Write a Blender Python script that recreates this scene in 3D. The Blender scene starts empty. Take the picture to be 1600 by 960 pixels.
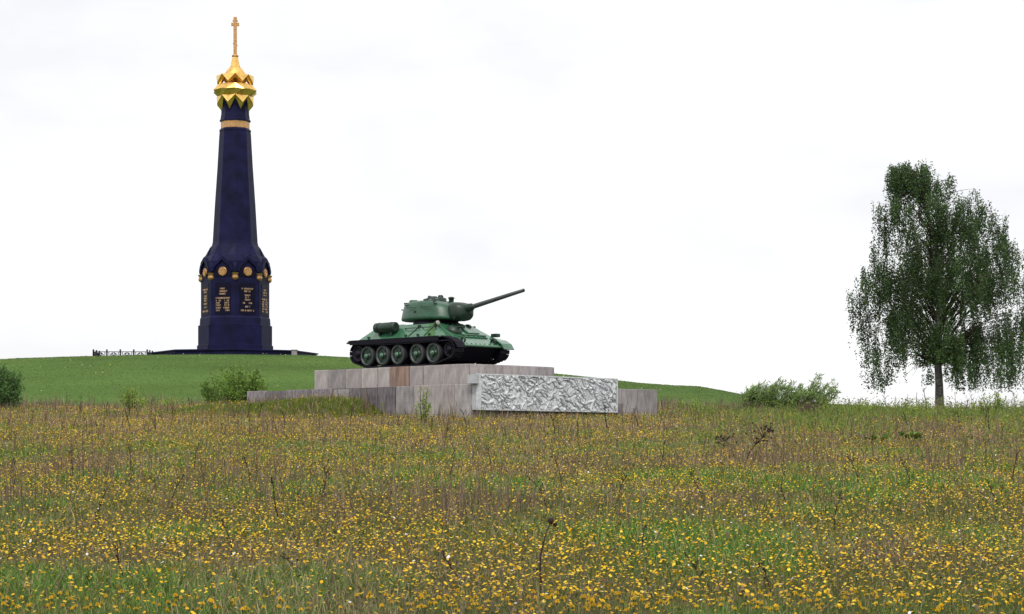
import bpy, math, random
import numpy as np
from mathutils import Vector, Matrix

# ------------------------------------------------------------------ camera, sky, sun
F = 3160.0           # focal length in pixels of the 1600 px wide photograph
EYE = 1.6            # eye height above the meadow at the camera
HOR = 705.0          # picture row of the eye level
scene = bpy.context.scene
col = scene.collection

cam_d = bpy.data.cameras.new('camera')
cam_d.sensor_width = 36.0
cam_d.lens = 36.0 * F / 1600.0
cam_d.shift_y = (HOR - 480.0) / 1600.0
cam_d.clip_start = 0.1
cam_d.clip_end = 9000
cam = bpy.data.objects.new('camera', cam_d)
cam.location = (0, 0, EYE)
cam.rotation_euler = (math.radians(90), 0, 0)
col.objects.link(cam)
scene.camera = cam

SUN_EL, SUN_AZ = 54.0, 184.0      # azimuth clockwise from +Y: high behind the camera
world = bpy.data.worlds.new('World')
scene.world = world
world.use_nodes = True
nt = world.node_tree
nt.nodes.clear()
n_out = nt.nodes.new('ShaderNodeOutputWorld')
n_bg = nt.nodes.new('ShaderNodeBackground')
n_sky = nt.nodes.new('ShaderNodeTexSky')
n_sky.sky_type = 'NISHITA'
n_sky.sun_disc = False
n_sky.sun_elevation = math.radians(SUN_EL)
n_sky.sun_rotation = math.radians(SUN_AZ)
n_tc = nt.nodes.new('ShaderNodeTexCoord')
n_map = nt.nodes.new('ShaderNodeMapping')
n_map.inputs['Scale'].default_value = (1.0, 1.0, 2.6)
n_noise = nt.nodes.new('ShaderNodeTexNoise')
n_noise.inputs['Scale'].default_value = 5.0
n_noise.inputs['Detail'].default_value = 6.0
n_noise.inputs['Roughness'].default_value = 0.55
n_ramp = nt.nodes.new('ShaderNodeValToRGB')
n_ramp.color_ramp.elements[0].position = 0.36
n_ramp.color_ramp.elements[0].color = (6.35, 6.35, 6.5, 1)
n_ramp.color_ramp.elements[1].position = 0.62
n_ramp.color_ramp.elements[1].color = (7.5, 7.5, 7.55, 1)
n_mix = nt.nodes.new('ShaderNodeMix')
n_mix.data_type = 'RGBA'
n_mix.inputs[0].default_value = 0.94          # closed cloud cover
nt.links.new(n_tc.outputs['Generated'], n_map.inputs['Vector'])
nt.links.new(n_map.outputs[0], n_noise.inputs['Vector'])
nt.links.new(n_noise.outputs[0], n_ramp.inputs[0])
nt.links.new(n_sky.outputs[0], n_mix.inputs[6])
nt.links.new(n_ramp.outputs[0], n_mix.inputs[7])
nt.links.new(n_mix.outputs[2], n_bg.inputs[0])
n_bg.inputs[1].default_value = 0.1
nt.links.new(n_bg.outputs[0], n_out.inputs[0])

sun_d = bpy.data.lights.new('sun', 'SUN')
sun_d.energy = 1.5
sun_d.angle = math.radians(14)
sun_d.color = (1.0, 0.96, 0.9)
sun = bpy.data.objects.new('sun', sun_d)
_a, _e = math.radians(SUN_AZ), math.radians(SUN_EL)
sun.rotation_euler = Vector((math.sin(_a) * math.cos(_e), math.cos(_a) * math.cos(_e), math.sin(_e))).to_track_quat('Z', 'Y').to_euler()
sun.location = (20, -30, 60)
col.objects.link(sun)

scene.view_settings.view_transform = 'Standard'
scene.view_settings.look = 'None'
scene.view_settings.gamma = 1.0
scene.view_settings.use_curve_mapping = False
scene.view_settings.exposure = 0.6

rng = np.random.default_rng(1812)
random.seed(1812)

# ------------------------------------------------------------------ helpers
def at(px, py, y):
    """point on the ray of a pixel at distance y"""
    return Vector(((px - 800.0) / F * y, y, EYE + (HOR - py) / F * y))

def smooth(a, b, x):
    t = np.clip((x - a) / (b - a), 0.0, 1.0)
    return t * t * (3 - 2 * t)

def vnoise(x, y, seed=0):
    """value noise 0..1"""
    xi = np.floor(x).astype(np.int64); yi = np.floor(y).astype(np.int64)
    fx = x - xi; fy = y - yi
    fx = fx * fx * (3 - 2 * fx); fy = fy * fy * (3 - 2 * fy)
    def h(i, j):
        n = (i * 374761393 + j * 668265263 + seed * 974634777) & 0x7fffffff
        n = ((n ^ (n >> 13)) * 1274126177) & 0x7fffffff
        return ((n ^ (n >> 16)) & 0xffff) / 65535.0
    return (h(xi, yi) * (1 - fx) + h(xi + 1, yi) * fx) * (1 - fy) + (h(xi, yi + 1) * (1 - fx) + h(xi + 1, yi + 1) * fx) * fy

def fnoise(x, y, seed=0, octaves=3):
    v, a, s = 0.0, 1.0, 0.0
    for o in range(octaves):
        v = v + a * vnoise(x * 2 ** o + 17.3 * o, y * 2 ** o - 9.1 * o, seed + o); s += a; a *= 0.5
    return v / s

class MB:
    """collects faces; build() links them as one mesh object"""
    def __init__(self):
        self.v, self.f, self.mi, self.sm = [], [], [], []
    def add(self, vs, fs, mi=0, smooth_=False):
        b = len(self.v)
        self.v += [tuple(p) for p in vs]
        for f in fs:
            self.f.append(tuple(i + b for i in f)); self.mi.append(mi); self.sm.append(smooth_)
    def box(self, c, s, M=None, mi=0, ch=0.0):
        x, y, z = s[0] / 2, s[1] / 2, s[2] / 2
        c = Vector(c)
        if ch <= 0:
            vs = [Vector((a * x, b * y, d * z)) for d in (-1, 1) for b in (-1, 1) for a in (-1, 1)]
            fs = [(0, 2, 3, 1), (4, 5, 7, 6), (0, 1, 5, 4), (2, 6, 7, 3), (0, 4, 6, 2), (1, 3, 7, 5)]
        else:      # box with the four edges along its longest face pulled in: top and bottom chamfer
            vs = []
            for d, k in ((-z, ch), (-z + ch, 0), (z - ch, 0), (z, ch)):
                vs += [Vector((-x + k, -y + k, d)), Vector((x - k, -y + k, d)), Vector((x - k, y - k, d)), Vector((-x + k, y - k, d))]
            fs = [(3, 2, 1, 0), (12, 13, 14, 15)]
            for r in range(3):
                for i in range(4):
                    j = (i + 1) % 4
                    fs.append((r * 4 + i, r * 4 + j, r * 4 + 4 + j, r * 4 + 4 + i))
        if M is not None:
            vs = [M @ p for p in vs]
        self.add([p + c for p in vs], fs, mi)
    def prism(self, poly, a, b, axis='y', mi=0):
        """polygon in the other two axes, from a to b along axis"""
        n = len(poly)
        def P(p, t):
            return {'y': (p[0], t, p[1]), 'x': (t, p[0], p[1]), 'z': (p[0], p[1], t)}[axis]
        vs = [P(p, a) for p in poly] + [P(p, b) for p in poly]
        fs = [tuple(range(n))[::-1], tuple(range(n, 2 * n))]
        fs += [(i, (i + 1) % n, n + (i + 1) % n, n + i) for i in range(n)]
        self.add(vs, fs, mi)
    def tube(self, pts, rs, n=6, mi=0, caps=True, smooth_=True):
        pts = [Vector(p) for p in pts]
        rings = []
        up = Vector((0.13, 0.31, 0.94))
        for i, p in enumerate(pts):
            d = (pts[min(i + 1, len(pts) - 1)] - pts[max(i - 1, 0)])
            if d.length < 1e-9: d = Vector((0, 0, 1))
            d.normalize()
            a = d.cross(up)
            if a.length < 1e-3: a = d.cross(Vector((1, 0, 0)))
            a.normalize(); b = d.cross(a)
            r = rs[i] if isinstance(rs, (list, tuple)) else rs
            rings.append([p + (a * math.cos(2 * math.pi * k / n) + b * math.sin(2 * math.pi * k / n)) * r for k in range(n)])
        vs = [q for r in rings for q in r]
        fs = []
        for i in range(len(pts) - 1):
            for k in range(n):
                fs.append((i * n + k, i * n + (k + 1) % n, (i + 1) * n + (k + 1) % n, (i + 1) * n + k))
        self.add(vs, fs, mi, smooth_)
        if caps:
            m = (len(pts) - 1) * n
            self.add(rings[0], [tuple(range(n))[::-1]], mi); self.add(rings[-1], [tuple(range(n))], mi)
    def lathe(self, prof, n=24, M=None, mi=0, a0=0.0, smooth_=True, cap=True):
        """profile of (radius, height) around z, then M"""
        vs = []
        for r, h in prof:
            for k in range(n):
                a = a0 + 2 * math.pi * k / n
                vs.append(Vector((r * math.cos(a), r * math.sin(a), h)))
        if M is not None: vs = [M @ p for p in vs]
        fs = []
        for i in range(len(prof) - 1):
            for k in range(n):
                j = (k + 1) % n
                fs.append((i * n + k, i * n + j, (i + 1) * n + j, (i + 1) * n + k))
        self.add(vs, fs, mi, smooth_)
        if cap:
            self.add(vs[:n], [tuple(range(n))[::-1]], mi); self.add(vs[-n:], [tuple(range(n))], mi)
    def loft(self, rings, mi=0, smooth_=True, cap=True):
        n = len(rings[0]); vs = [p for r in rings for p in r]; fs = []
        for i in range(len(rings) - 1):
            for k in range(n):
                j = (k + 1) % n
                fs.append((i * n + k, i * n + j, (i + 1) * n + j, (i + 1) * n + k))
        self.add(vs, fs, mi, smooth_)
        if cap:
            self.add(rings[0], [tuple(range(n))[::-1]], mi); self.add(rings[-1], [tuple(range(n))], mi)
    def mesh(self, name, mats):
        me = bpy.data.meshes.new(name)
        me.from_pydata(self.v, [], self.f)
        for m in (mats if isinstance(mats, (list, tuple)) else [mats]): me.materials.append(m)
        me.polygons.foreach_set('material_index', self.mi)
        me.polygons.foreach_set('use_smooth', self.sm)
        me.update()
        return me
    def build(self, name, mats, parent=None, bevel=0.0):
        return obj(name, self.mesh(name, mats), parent, bevel)

def obj(name, me, parent=None, bevel=0.0):
    o = bpy.data.objects.new(name, me)
    col.objects.link(o)
    if parent is not None: o.parent = parent
    if bevel > 0:
        md = o.modifiers.new('bevel', 'BEVEL'); md.width = bevel; md.segments = 2; md.limit_method = 'ANGLE'; md.angle_limit = math.radians(28)
    return o

def tag(o, label=None, cat=None, group=None, kind=None):
    if label: o['label'] = label
    if cat: o['category'] = cat
    if group: o['group'] = group
    if kind: o['kind'] = kind
    return o

def thing(name, label, cat, loc=(0, 0, 0), rz=0.0, group=None):
    o = bpy.data.objects.new(name, None)
    o.empty_display_size = 0.2
    col.objects.link(o); o.location = loc; o.rotation_euler = (0, 0, rz)
    return tag(o, label, cat, group)

def np_mesh(name, verts, faces, mat, cols=None, smooth_=False):
    """fast mesh from arrays; faces (m,3)"""
    me = bpy.data.meshes.new(name)
    nv, nf = len(verts), len(faces)
    me.vertices.add(nv); me.vertices.foreach_set('co', np.ascontiguousarray(verts, dtype=np.float32).ravel())
    me.loops.add(nf * 3); me.loops.foreach_set('vertex_index', np.ascontiguousarray(faces, dtype=np.int32).ravel())
    me.polygons.add(nf)
    me.polygons.foreach_set('loop_start', np.arange(0, nf * 3, 3, dtype=np.int32))
    if smooth_: me.polygons.foreach_set('use_smooth', np.ones(nf, dtype=bool))
    me.materials.append(mat)
    if cols is not None:
        at_ = me.color_attributes.new('tint', 'FLOAT_COLOR', 'POINT')
        c = np.ones((nv, 4), dtype=np.float32); c[:, :3] = cols
        at_.data.foreach_set('color', c.ravel())
    me.update(calc_edges=True)
    return me

# ------------------------------------------------------------------ materials
def mat(name, base, rough=0.6, metal=0.0, var=0.0, vscale=3.0, bump=0.0, bscale=30.0, stretch=(1, 1, 1), spec=0.5, dark=None, coat=0.0, rand=0.0):
    m = bpy.data.materials.new(name); m.use_nodes = True
    t = m.node_tree; b = t.nodes['Principled BSDF']
    b.inputs['Base Color'].default_value = (*base, 1)
    b.inputs['Roughness'].default_value = rough
    b.inputs['Metallic'].default_value = metal
    b.inputs['Specular IOR Level'].default_value = spec
    b.inputs['Coat Weight'].default_value = coat
    tc = t.nodes.new('ShaderNodeTexCoord')
    mp = t.nodes.new('ShaderNodeMapping'); mp.inputs['Scale'].default_value = stretch
    t.links.new(tc.outputs['Object'], mp.inputs[0])
    last = None
    if var > 0:
        nz = t.nodes.new('ShaderNodeTexNoise'); nz.inputs['Scale'].default_value = vscale; nz.inputs['Detail'].default_value = 6; nz.inputs['Roughness'].default_value = 0.62
        t.links.new(mp.outputs[0], nz.inputs['Vector'])
        rp = t.nodes.new('ShaderNodeValToRGB')
        d = dark if dark else tuple(c * (1 - var) for c in base)
        rp.color_ramp.elements[0].position = 0.32; rp.color_ramp.elements[0].color = (*d, 1)
        rp.color_ramp.elements[1].position = 0.66; rp.color_ramp.elements[1].color = (*[min(1, c * (1 + var * 0.5)) for c in base], 1)
        t.links.new(nz.outputs[0], rp.inputs[0]); last = rp.outputs[0]
    if rand > 0:
        oi = t.nodes.new('ShaderNodeObjectInfo'); mr = t.nodes.new('ShaderNodeMapRange')
        mr.inputs[3].default_value = 1 - rand; mr.inputs[4].default_value = 1 + rand
        t.links.new(oi.outputs['Random'], mr.inputs[0])
        mx = t.nodes.new('ShaderNodeMix'); mx.data_type = 'RGBA'; mx.blend_type = 'MULTIPLY'; mx.inputs[0].default_value = 1
        if last is not None: t.links.new(last, mx.inputs[6])
        else: mx.inputs[6].default_value = (*base, 1)
        t.links.new(mr.outputs[0], mx.inputs[7]); last = mx.outputs[2]
    if last is not None: t.links.new(last, b.inputs['Base Color'])
    if bump > 0:
        nb = t.nodes.new('ShaderNodeTexNoise'); nb.inputs['Scale'].default_value = bscale; nb.inputs['Detail'].default_value = 8
        t.links.new(mp.outputs[0], nb.inputs['Vector'])
        bp = t.nodes.new('ShaderNodeBump'); bp.inputs['Strength'].default_value = bump; bp.inputs['Distance'].default_value = 0.03
        t.links.new(nb.outputs[0], bp.inputs['Height']); t.links.new(bp.outputs[0], b.inputs['Normal'])
    return m

def leafmat(name, trans=0.48, rough=0.6, spec=0.3):
    """colour from the per-leaf attribute, partly translucent"""
    m = bpy.data.materials.new(name); m.use_nodes = True
    t = m.node_tree; b = t.nodes['Principled BSDF']; out = t.nodes['Material Output']
    a = t.nodes.new('ShaderNodeAttribute'); a.attribute_name = 'tint'
    t.links.new(a.outputs['Color'], b.inputs['Base Color'])
    b.inputs['Roughness'].default_value = rough; b.inputs['Specular IOR Level'].default_value = spec
    tr = t.nodes.new('ShaderNodeBsdfTranslucent'); t.links.new(a.outputs['Color'], tr.inputs['Color'])
    mx = t.nodes.new('ShaderNodeMixShader'); mx.inputs[0].default_value = trans
    t.links.new(b.outputs[0], mx.inputs[1]); t.links.new(tr.outputs[0], mx.inputs[2]); t.links.new(mx.outputs[0], out.inputs['Surface'])
    return m

M = {}
M['granite'] = mat('dark_granite', (0.0085, 0.0085, 0.043), rough=0.55, var=0.5, vscale=0.9, bump=0.05, bscale=60, spec=0.12)
M['granite_panel'] = mat('polished_granite_panel', (0.004, 0.0035, 0.018), rough=0.5, var=0.2, vscale=2, spec=0.12)
M['gold'] = mat('gilding', (0.97, 0.58, 0.17), rough=0.36, metal=0.88, var=0.25, vscale=3)
M['gold_old'] = mat('aged_gilding', (0.58, 0.33, 0.14), rough=0.42, metal=0.85, var=0.35, vscale=9)
M['gold_letters'] = mat('gilt_letters', (0.55, 0.36, 0.2), rough=0.5, metal=0.3)
M['iron'] = mat('black_iron', (0.012, 0.012, 0.03), rough=0.5, var=0.3, vscale=8)
M['paint'] = mat('green_tank_paint', (0.042, 0.15, 0.075), rough=0.25, var=0.25, vscale=2.2, bump=0.14, bscale=14, spec=0.7, coat=0.55)
M['paint_turret'] = mat('green_cast_turret_paint', (0.024, 0.086, 0.045), rough=0.38, var=0.3, vscale=3.5, bump=0.3, bscale=22, spec=0.5)
M['paint_bright'] = mat('fresh_green_paint', (0.045, 0.14, 0.03), rough=0.4, var=0.3, vscale=4, spec=0.5)
M['paint_dark'] = mat('dark_green_paint_and_shade', (0.012, 0.032, 0.02), rough=0.45, var=0.3, vscale=5)
M['under'] = mat('black_underside_shade', (0.006, 0.005, 0.012), rough=0.7, var=0.3, vscale=5, spec=0.2)  # shade beneath hull and fenders put into the colour
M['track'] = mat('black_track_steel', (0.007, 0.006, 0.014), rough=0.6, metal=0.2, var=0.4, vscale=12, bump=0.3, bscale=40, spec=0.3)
M['rubber'] = mat('worn_tyre_rubber', (0.012, 0.011, 0.016), rough=0.7, var=0.3, vscale=8)
M['rim'] = mat('worn_wheel_rim', (0.085, 0.105, 0.10), rough=0.5, metal=0.2, var=0.4, vscale=12)
M['gun'] = mat('grey_green_gun_paint', (0.05, 0.06, 0.062), rough=0.4, var=0.25, vscale=3, spec=0.5)
M['lens'] = mat('headlamp_glass', (0.3, 0.3, 0.22), rough=0.1, spec=0.8)
M['stone_a'] = mat('pink_grey_stone_slab', (0.41, 0.37, 0.36), rough=0.85, var=0.3, vscale=3.2, bump=0.5, bscale=35, stretch=(1.9, 1.9, 0.7), rand=0.14, spec=0.2)
M['stone_b'] = mat('grey_stone_slab', (0.335, 0.31, 0.31), rough=0.88, var=0.36, vscale=3, bump=0.5, bscale=30, stretch=(1.8, 1.8, 0.7), rand=0.2, spec=0.2)
M['stone_dark'] = mat('dark_weathered_slab', (0.23, 0.205, 0.22), rough=0.9, var=0.5, vscale=3, bump=0.6, bscale=24, stretch=(2.5, 2.5, 0.8), rand=0.25, spec=0.15)
M['stone_rust'] = mat('rust_stained_slab', (0.29, 0.20, 0.165), rough=0.85, var=0.5, vscale=2.5, bump=0.4, bscale=35, stretch=(3, 3, 0.5), spec=0.2)
M['stone_core'] = mat('recessed_mortar', (0.10, 0.085, 0.085), rough=0.95, var=0.4, vscale=5, bump=0.4, bscale=30, spec=0.1)
M['marble'] = mat('pale_carved_stone', (0.62, 0.635, 0.66), rough=0.75, var=0.3, vscale=7, bump=0.3, bscale=40, spec=0.3)
M['marble_white'] = mat('pale_stone_frame', (0.47, 0.48, 0.50), rough=0.75, var=0.2, vscale=4, bump=0.3, bscale=40, spec=0.3)
M['bark'] = mat('birch_bark', (0.15, 0.135, 0.14), rough=0.9, var=0.8, vscale=2.2, bump=0.6, bscale=14, stretch=(1.5, 1.5, 4), spec=0.1)
M['twig'] = mat('brown_twig', (0.07, 0.05, 0.045), rough=0.9, var=0.3, vscale=10, spec=0.1)
M['stalk'] = mat('dry_brown_stalk', (0.042, 0.028, 0.027), rough=0.9, var=0.4, vscale=10, rand=0.3, spec=0.1)
M['stalk_pale'] = mat('dry_pale_stalk', (0.20, 0.15, 0.115), rough=0.9, var=0.3, vscale=10, rand=0.3, spec=0.1)
M['petal'] = mat('yellow_dandelion_petals', (0.80, 0.52, 0.02), rough=0.7, var=0.15, vscale=40, rand=0.12, spec=0.2)
M['flower_stem'] = mat('flower_stem', (0.10, 0.14, 0.04), rough=0.7, spec=0.2)
M['leaf'] = leafmat('leaf')
M['blade'] = leafmat('grass_blade', trans=0.3)
M['dry'] = leafmat('dry_grass_blade', trans=0.15, spec=0.15)
M['floret'] = leafmat('yellow_florets', trans=0.15, spec=0.1)

# ------------------------------------------------------------------ terrain
TA = math.radians(-45)                       # heading of the tank and its pedestal
CX, CY = -3.375, 79.95                       # middle of the tank on the ground plan
Z1 = EYE + 3.28                              # top of the pedestal
Z2 = EYE + 2.49                              # top of the lower terrace
SL = 0.0359                                  # rise of the meadow
CREST_PX = [-600, 0, 30, 150, 250, 370, 480, 540, 700, 870, 940, 1000, 1050, 1090, 1130, 1160, 1200, 1310, 1370, 1420, 1470, 1600, 2200]
CREST_PY = [572, 565, 563, 559.5, 557.5, 557.5, 558.5, 561, 573, 587, 594, 600.5, 604, 605.5, 612, 618, 627, 633.5, 636, 641, 646, 650, 655]
YC_PX = [-600, 560, 900, 1090, 1200, 1310, 2200]
YC_PY = [160, 160, 148, 140, 126, 118, 116]
YE_PX = [-600, 500, 1000, 1200, 1300, 2200]
YE_PY = [108, 110, 104, 102, 104, 106]

def ground_z(x, y):
    x = np.asarray(x, dtype=float); y = np.asarray(y, dtype=float)
    ys = np.maximum(y, 6.0)
    px = np.clip(800 + F * x / ys, -600, 2200)
    crest = np.interp(px, CREST_PX, CREST_PY); yc = np.interp(px, YC_PX, YC_PY); ye = np.interp(px, YE_PX, YE_PY)
    right = smooth(1050, 1350, px)
    field = SL * y - right * 0.0095 * np.maximum(0, np.minimum(y, ye) - 78)
    zc = EYE + (HOR - crest) * yc / F
    ze = SL * ye - right * 0.0095 * np.maximum(0, ye - 78)
    t = np.clip((y - ye) / (yc - ye), 0, 1)
    hill = ze + (zc - ze) * (0.45 * t * t * (3 - 2 * t) + 0.55 * np.sin(t * math.pi / 2))
    flat = 26 * (1 - smooth(560, 900, px)) + 3
    d = np.maximum(0, y - yc - flat)
    back = zc - 0.10 * np.minimum(d, 130) * smooth(0, 30, d) - 0.1 * smooth(0, 4, np.maximum(0, y - yc))
    z = np.where(y < ye, field, np.where(y < yc, hill, back))
    z = np.where(y < 0, SL * y * 0.3, z)
    # berm of turf heaped against the long terrace wall
    dx, dy = x - CX, y - CY
    s = dx * math.cos(TA) + dy * math.sin(TA)
    q = dx * (-0.70711) + dy * (-0.70711)
    bw = np.where(q < 3.1, 1.0, np.exp(-((q - 3.1) / 1.5) ** 2)) * smooth(-3, 0, q)
    z = z + (0.74 - 0.34 * smooth(-2.5, -8.5, s)) * bw * smooth(0.9, -1.6, s) * smooth(-14.5, -9.5, s)
    z = z + 0.10 * (fnoise(x / 5.0, y / 5.0, 5, 3) - 0.5) * smooth(3, 20, y) * (1 - smooth(200, 260, y))
    return z

def grid_axis(parts):
    out = []
    for a, b, st in parts: out += list(np.arange(a, b, st))
    return np.array(out)
gx = grid_axis([(-3000, -300, 300), (-300, -80, 20), (-80, 80, 0.9), (80, 300, 20), (300, 3001, 300)])
gy = grid_axis([(-300, 0, 30), (0, 8, 2), (8, 190, 0.9), (190, 340, 10), (340, 5000, 400)])
GX, GY = np.meshgrid(gx, gy)
GZ = ground_z(GX.ravel(), GY.ravel())
nx, ny = len(gx), len(gy)
idx = np.arange(nx * ny).reshape(ny, nx)
q0, q1, q2, q3 = idx[:-1, :-1].ravel(), idx[:-1, 1:].ravel(), idx[1:, 1:].ravel(), idx[1:, :-1].ravel()
tri = np.concatenate([np.stack([q0, q1, q2], 1), np.stack([q0, q2, q3], 1)])
gpx = np.clip(800 + F * GX.ravel() / np.maximum(GY.ravel(), 6), -600, 2200)
lawn = smooth(-3, 2, GY.ravel() - np.interp(gpx, YE_PX, YE_PY))[:, None]
mead = np.array([0.055, 0.055, 0.022]); lawn_c = np.array([0.08, 0.14, 0.033])
pat = (0.5 * fnoise(GX.ravel() / 6, GY.ravel() / 6, 9) + 0.5 * fnoise(GX.ravel() / 14, GY.ravel() / 4, 10))[:, None]
gcol = (mead * (1 - lawn) + lawn_c * lawn) * (0.6 + 0.8 * pat)

def groundmat():
    m = bpy.data.materials.new('meadow_ground'); m.use_nodes = True
    t = m.node_tree; b = t.nodes['Principled BSDF']
    b.inputs['Roughness'].default_value = 0.95; b.inputs['Specular IOR Level'].default_value = 0.05
    a = t.nodes.new('ShaderNodeAttribute'); a.attribute_name = 'tint'
    tc = t.nodes.new('ShaderNodeTexCoord'); nz = t.nodes.new('ShaderNodeTexNoise'); nz.inputs['Scale'].default_value = 3.0; nz.inputs['Detail'].default_value = 9; nz.inputs['Roughness'].default_value = 0.7
    t.links.new(tc.outputs['Object'], nz.inputs['Vector'])
    mr = t.nodes.new('ShaderNodeMapRange'); mr.inputs[1].default_value = 0.3; mr.inputs[2].default_value = 0.7; mr.inputs[3].default_value = 0.75; mr.inputs[4].default_value = 1.2
    t.links.new(nz.outputs[0], mr.inputs[0])
    mx = t.nodes.new('ShaderNodeMix'); mx.data_type = 'RGBA'; mx.blend_type = 'MULTIPLY'; mx.inputs[0].default_value = 1
    t.links.new(a.outputs['Color'], mx.inputs[6]); t.links.new(mr.outputs[0], mx.inputs[7]); t.links.new(mx.outputs[2], b.inputs['Base Color'])
    bp = t.nodes.new('ShaderNodeBump'); bp.inputs['Strength'].default_value = 0.4; bp.inputs['Distance'].default_value = 0.1
    t.links.new(nz.outputs[0], bp.inputs['Height']); t.links.new(bp.outputs[0], b.inputs['Normal'])
    return m
ground = obj('ground', np_mesh('ground', np.stack([GX.ravel(), GY.ravel(), GZ], 1), tri, groundmat(), gcol, smooth_=True))
tag(ground, kind='structure')

def gz(x, y): return float(ground_z(np.array([x]), np.array([y]))[0])

def on_ground(px, py, lo=9.0, hi=200.0):
    """where the ray of a pixel first meets the terrain"""
    ys = np.linspace(lo, hi, 6000)
    zr = EYE + (HOR - py) / F * ys
    zg = ground_z((px - 800) / F * ys, ys)
    k = np.nonzero(zr <= zg)[0]
    y = ys[k[0]] if len(k) else hi
    x = (px - 800) / F * y
    return Vector((x, y, gz(x, y)))

# ------------------------------------------------------------------ pedestal of the tank
ped = thing('tank_pedestal', 'broad two-stepped stone pedestal of weathered slabs carrying the green tank', 'pedestal', (CX, CY, EYE + 0.9), TA)
pz = EYE + 0.9
UX0, UX1, UY0, UY1 = -4.98, 4.03, -1.6, 3.08       # upper block, local x along the tank, y to its left
LX0, LX1, LY0, LY1 = -8.69, 4.89, -2.2, 8.2        # lower terrace
u_lo, u_hi, l_hi = Z2 - pz, Z1 - pz, Z2 - pz
m = MB(); m.box(((UX0 + UX1) / 2, (UY0 + UY1) / 2, (u_lo + u_hi) / 2), (UX1 - UX0 - 0.12, UY1 - UY0 - 0.12, u_hi - u_lo + 0.02)); m.build('upper_block_core', M['stone_core'], ped)
m = MB(); m.box(((LX0 + LX1) / 2, (LY0 + LY1) / 2, (l_hi - 0.6) / 2 - 0.02), (LX1 - LX0 - 0.14, LY1 - LY0 - 0.14, l_hi + 0.6)); m.build('terrace_core', M['stone_core'], ped)
m = MB(); m.box(((UX0 + UX1) / 2, (UY0 + UY1) / 2, u_hi - 0.03), (UX1 - UX0 - 0.2, UY1 - UY0 - 0.2, 0.06)); m.build('upper_deck', M['stone_a'], ped)

def slab_row(name, along, fixed, a, b, z0, z1, side, seed, mats, wmin=0.75, wmax=1.15, thick=0.10, special=None, drop=0.0):
    """facing slabs, one object each, along local x or y"""
    r = random.Random(seed); t = a; k = 0
    while t < b - 0.05:
        w = r.uniform(wmin, wmax)
        if b - (t + w) < wmin * 0.5: w = b - t
        gap = r.choice([0.014, 0.016, 0.022, 0.04])
        pr = r.uniform(-0.012, 0.014)
        zz1 = z1 + r.uniform(-0.012, 0.006)
        c = t + w / 2; mm = mats[r.randrange(len(mats))]
        if special and k in special:
            sp = special[k]; mm = sp[0]; gap = sp[1]; zz1 += sp[2]
        mb = MB()
        size = (w - gap, thick, zz1 - z0) if along == 'x' else (thick, w - gap, zz1 - z0)
        mb.box((0, 0, 0), size, ch=0.012)
        o = mb.build(name, mm, ped)
        off = fixed + side * (pr - thick / 2 + 0.02)
        o.location = (c, off, (z0 + zz1) / 2) if along == 'x' else (off, c, (z0 + zz1) / 2)
        o.rotation_euler = (0, 0, r.uniform(-0.006, 0.006))
        t += w; k += 1

SA, SB, SD, SR = M['stone_a'], M['stone_b'], M['stone_dark'], M['stone_rust']
slab_row('stone_slab', 'x', UY0, UX0, UX1, u_lo, u_hi, -1, 3, [SA, SA, SA, SB], special={4: (SA, 0.10, 0.0), 5: (SR, 0.03, 0.0), 6: (SA, 0.05, 0)})
slab_row('stone_slab', 'y', UX1, UY0 + 0.09, UY1, u_lo, u_hi, 1, 4, [SA, SA, SB])
slab_row('stone_slab', 'x', UY1, UX0, UX1 - 0.1, u_lo, u_hi, 1, 5, [SA, SB], wmin=1.4, wmax=2.0)
slab_row('stone_slab', 'y', UX0, UY0 + 0.09, UY1 - 0.09, u_lo, u_hi, -1, 6, [SA, SB], wmin=1.1, wmax=1.6)
slab_row('terrace_slab', 'x', LY0, LX0, LX0 + 7.3, -0.35, l_hi, -1, 11, [SD, SB, SD], wmin=0.9, wmax=1.7, special={1: (SD, 0.05, -0.03), 2: (SD, 0.08, 0.0), 4: (SB, 0.09, -0.05)})
slab_row('terrace_slab', 'x', LY0, LX0 + 7.3, LX1, -0.35, l_hi, -1, 12, [SB, SB, SA], wmin=0.8, wmax=1.2, special={0: (SD, 0.06, -0.04), 1: (SD, 0.05, 0)})
slab_row('terrace_slab', 'y', LX1, LY0 + 0.09, LY1, -0.35, l_hi, 1, 13, [SB, SA, SB], wmin=0.8, wmax=1.3)
slab_row('terrace_slab', 'y', LX0, LY0 + 0.09, LY1, -0.35, l_hi, -1, 14, [SB], wmin=1.6, wmax=2.4)
slab_row('terrace_slab', 'x', LY1, LX0, LX1 - 0.1, -0.35, l_hi, 1, 15, [SB], wmin=1.8, wmax=2.6)
m = MB(); m.box(((LX0 + LX1) / 2, (LY0 + LY1) / 2, l_hi - 0.05), (LX1 - LX0 - 0.3, LY1 - LY0 - 0.3, 0.06)); m.build('terrace_deck', M['stone_b'], ped)
# broken steps at the end of the carved panel
for k, (y0, w, h) in enumerate(((5.62, 0.45, 1.05), (6.02, 0.42, 0.72), (6.42, 0.40, 0.46))):
    m = MB(); m.box((0, 0, h / 2), (0.3, w - 0.06, h), ch=0.015); o = m.build('step', SD if k % 2 == 0 else SB, ped); o.location = (LX1 + 0.17, y0, -0.05)

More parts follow.
